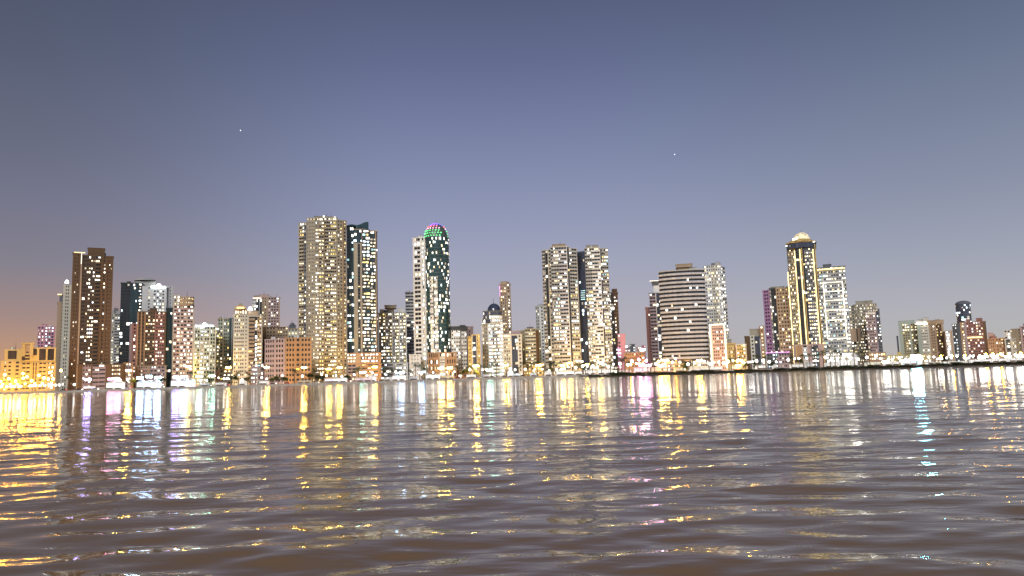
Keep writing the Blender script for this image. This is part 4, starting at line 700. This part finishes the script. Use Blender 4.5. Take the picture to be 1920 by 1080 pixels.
# palms
leaf_m = mat('palm_leaf', (.06, .075, .03), .7, .3, .3, .6); bark_m = mat('palm_bark', (.14, .1, .06), .9, .2, .3, 2)
def palm_proto(h, seed):
    rg = random.Random(seed); root = empty('palm_tree', (0, 0, -500)); b = MB(); lean = rg.uniform(-.4, .4)
    for k in range(6): b.tube((lean*k/6, 0, h*k/6), (lean*(k+1)/6, 0, h*(k+1)/6), .3-.025*k, .3-.025*(k+1), bark_m, 8)
    b.build('trunk', root); c = MB()
    for j in range(18):
        a = j*2.4; el = rg.uniform(-.1, 1.1); ln = rg.uniform(2.6, 3.6); prev = Vector((lean, 0, h)); d = Vector((math.cos(a)*math.cos(el), math.sin(a)*math.cos(el), math.sin(el)))
        for s_ in range(7):
            nx = prev+d*ln/7; side = d.cross(Vector((0, 0, 1))).normalized(); wl = .75*math.sin((s_+1)/8*math.pi)
            for sg in (-1, 1):
                for q in (0, .5):
                    p = prev.lerp(nx, q); tip = p+side*sg*wl+d*.35-Vector((0, 0, .25)); c.poly([p, p.lerp(nx, .35), tip], leaf_m)
            c.tube(prev, nx, .035, .03, leaf_m, 3); prev = nx; d = (d-Vector((0, 0, .26))).normalized()
    c.build('crown', root); return root
PP = [palm_proto(h, k) for k, h in enumerate((6, 7.5, 9, 11))]; used = set()
def palm(px, D, k, s=1):
    if k in used: o = copy_tree(PP[k])
    else: o = PP[k]; used.add(k)
    o.location = (gpos(px, D), D, G); o.rotation_euler = (0, 0, px*1.7); o.scale = (s, s, s)
    TODO.append((o, px, ('feathery palm tree', 'feathery palm trees'), 'palm tree', 'palm trees along the corniche', 'before'))
rp = random.Random(5)
for px in (128, 268, 286, 300, 358, 385, 394, 447, 464, 470, 552, 590, 665, 672, 719, 735, 748, 770, 779, 787, 796, 855, 882, 901, 911, 921, 930, 950, 972, 982, 990, 998, 1008, 1019, 1031, 1038, 1050, 1084, 1098, 1112, 1128, 1145, 1160, 1166, 1172, 1180, 1215, 1228, 1282, 1300, 1330, 1372, 1390, 1422, 1437, 1486, 1508, 1520, 1530, 1538, 1546, 1558, 1567, 1577, 1590, 1604, 1620, 1633, 1770):
    palm(px, rp.uniform(577, 582) if px < 1090 else rp.uniform(566, 585), rp.choice((0, 1, 1, 2)) if px < 1520 else rp.choice((1, 2, 3)), rp.uniform(1.05, 1.4))
# round shade trees
fol_m = mat('tree_leaf', (.05, .07, .028), .8, .2, .4, .8); fol_d = mat('shrub_leaf', (.045, .05, .022), .8, .2, .4, 1.2)
def clump(b, n, rx, ry, rz, cz, size, m, rg):
    lobes = [(rg.uniform(-.6, .6), rg.uniform(-.5, .5), rg.uniform(-.35, .5), rg.uniform(.35, .6)) for _ in range(7)]
    for _ in range(n):
        lx, ly, lz, lr = rg.choice(lobes); v = Vector((rg.gauss(0, 1), rg.gauss(0, 1), rg.gauss(0, 1))).normalized()*rg.uniform(.6, 1)**.5*lr
        p = Vector(((lx+v.x)*rx, (ly+v.y)*ry, max(-.9, lz+v.z)*rz+cz)); e = Vector((rg.gauss(0, 1), rg.gauss(0, 1), rg.gauss(0, 1))).normalized(); g2 = e.orthogonal().normalized(); s_ = size*rg.uniform(.6, 1.3)
        b.poly([p-e*s_, p+g2*s_*.5, p+e*s_, p-g2*s_*.5], m)
def tree_proto(seed, h=8):
    rg = random.Random(seed); root = empty('shade_tree', (0, 0, -500)); b = MB(); b.tube((0, 0, 0), (.1, 0, h*.4), .3, .2, bark_m)
    for k in range(5): a = k*1.26; b.tube((.1, 0, h*.38), (math.cos(a)*1.6, math.sin(a)*1.6, h*.62), .14, .06, bark_m, 6)
    b.build('trunk', root); c = MB(); clump(c, 900, 3.6, 3.2, h*.32, h*.66, .34, fol_m, rg); c.build('crown', root); return root
TP = [tree_proto(k, h) for k, h in ((1, 7), (2, 9), (3, 6))]; used2 = set()
for px, k in ((251, 1), (262, 0), (305, 1), (395, 0), (439, 1), (462, 0), (510, 2), (522, 0), (534, 2), (582, 1), (593, 0), (604, 2), (652, 2), (868, 0), (874, 1), (893, 2), (1036, 0), (1092, 1), (1290, 1), (1287, 2), (1399, 2), (1420, 0), (1448, 2), (1500, 1), (1778, 2)):
    if k in used2: o = copy_tree(TP[k])
    else: o = TP[k]; used2.add(k)
    D = 603; o.location = (gpos(px, D), D, G); o.rotation_euler = (0, 0, px)
    TODO.append((o, px, ('round leafy shade tree', 'round leafy shade trees'), 'tree', 'shade trees behind the corniche road', 'before'))
# shrubs on the bank
def shrub_proto(seed):
    rg = random.Random(seed); c = MB(); clump(c, 1500, 5.2, 2.6, 1.3, .9, .3, fol_d, rg); o = c.build('shrub'); o.location = (0, 0, -500); return o
SP = [shrub_proto(k) for k in range(4)]; used3 = set(); rs = random.Random(9); px = 1092
while px < 1935:
    k = rs.randrange(4); D = None; X = gpos(px, 478)
    for _ in range(6): D = bank_y(X)+4.5; X = gpos(px, D)
    if k in used3: o = SP[k].copy(); COL.objects.link(o)
    else: o = SP[k]; used3.add(k)
    sc = rs.uniform(.8, 1.15)*(.6 if px < 1150 else 1); o.location = (X, D+rs.uniform(0, 2), .5); o.scale = (sc, sc, sc*rs.uniform(.55, .95)); o.rotation_euler = (0, 0, rs.uniform(-.4, .4))
    TODO.append((o, px, ('dark shrub', 'dark bank shrubs'), 'shrub', 'shrubs on the planted bank', 'below')); px += rs.uniform(13, 21)
# cars on the corniche road
tyre = mat('tyre', (.02, .02, .02), .8); carg = mat('car_glass', (.02, .025, .03), .1, .6)
HL = emi('headlight', (1, .95, .85), 30, False, 0); TL = emi('tail_light', (1, .06, .03), 14, False, 0)
def car_proto(c, nm):
    root = empty('car', (0, 0, -500)); pm = mat('car_paint_'+nm, c, .3, .6, .05); b = MB()
    def ext(b, prof, y0, y1, m):
        k = len(b.v); n = len(prof); b.v += [(x, y0, z) for x, z in prof]+[(x, y1, z) for x, z in prof]; i = b.mi(m)
        for a in range(n): b.f.append((k+a, k+(a+1) % n, k+n+(a+1) % n, k+n+a)); b.m.append(i)
        b.f += [tuple(range(k+n-1, k-1, -1)), tuple(range(k+n, k+2*n))]; b.m += [i, i]
    ext(b, [(-2.2, .35), (2.2, .35), (2.25, .7), (2.0, .88), (1.0, .95), (-1.8, 1.0), (-2.25, .9)], -.88, .88, pm); b.build('body', root)
    g = MB(); ext(g, [(-1.7, .98), (1.05, .93), (.45, 1.42), (-1.2, 1.45)], -.76, .76, carg); g.box(-1.15, .42, -.72, .72, 1.44, 1.5, pm); g.build('cabin', root)
    for x in (-1.4, 1.4):
        for y in (-.82, .82):
            wv = MB(); wv.tube((x, y-.1, .33), (x, y+.1, .33), .33, .33, tyre, 14); wv.build('wheel', root)
    for y in (-.62, .62):
        h = MB(); h.box(2.2, 2.3, y-.16, y+.16, .58, .76, HL); h.build('headlight', root); t = MB(); t.box(-2.32, -2.22, y-.16, y+.16, .7, .86, TL); t.build('tail_light', root)
    return root
CP = [(car_proto(c, n), n) for c, n in (((.7, .7, .7), 'white'), ((.03, .03, .035), 'black'), ((.35, .36, .38), 'silver'), ((.4, .03, .03), 'red'))]; used4 = set(); rc_ = random.Random(4); px = 120
while px < 1090:
    k = rc_.randrange(4); p_, nm = CP[k]
    if k in used4: o = copy_tree(p_)
    else: o = p_; used4.add(k)
    ln = rc_.choice((0, 1)); D = 585.8 if ln else 591; o.location = (gpos(px, D), D, G+.02); o.rotation_euler = (0, 0, (R_(180) if ln else 0)+rc_.uniform(-.02, .02))
    TODO.append((o, px, (nm+' car', nm+' cars'), 'car', 'cars driving along the corniche road', 'passing')); px += rc_.uniform(22, 42)
# three stars
sm = emi('star_light', (.95, .97, 1), 1.3, False, 0)
for px, y, lb in ((451, 244, 'faint white star high over the left half, left of the tallest tower'), (1265, 289, 'faint white star in the right half of the sky')):
    d = ray(px, y).normalized(); s_ = MB(); rr = 6 if px != 534 else 3.5; s_.lathe([(rr*.1, -rr), (rr*.7, -rr*.7), (rr, 0), (rr*.7, rr*.7), (rr*.1, rr)], sm, 8); o = s_.build('star', None, True); o.location = d*8000; tag(o, lb, 'star')
label_all()
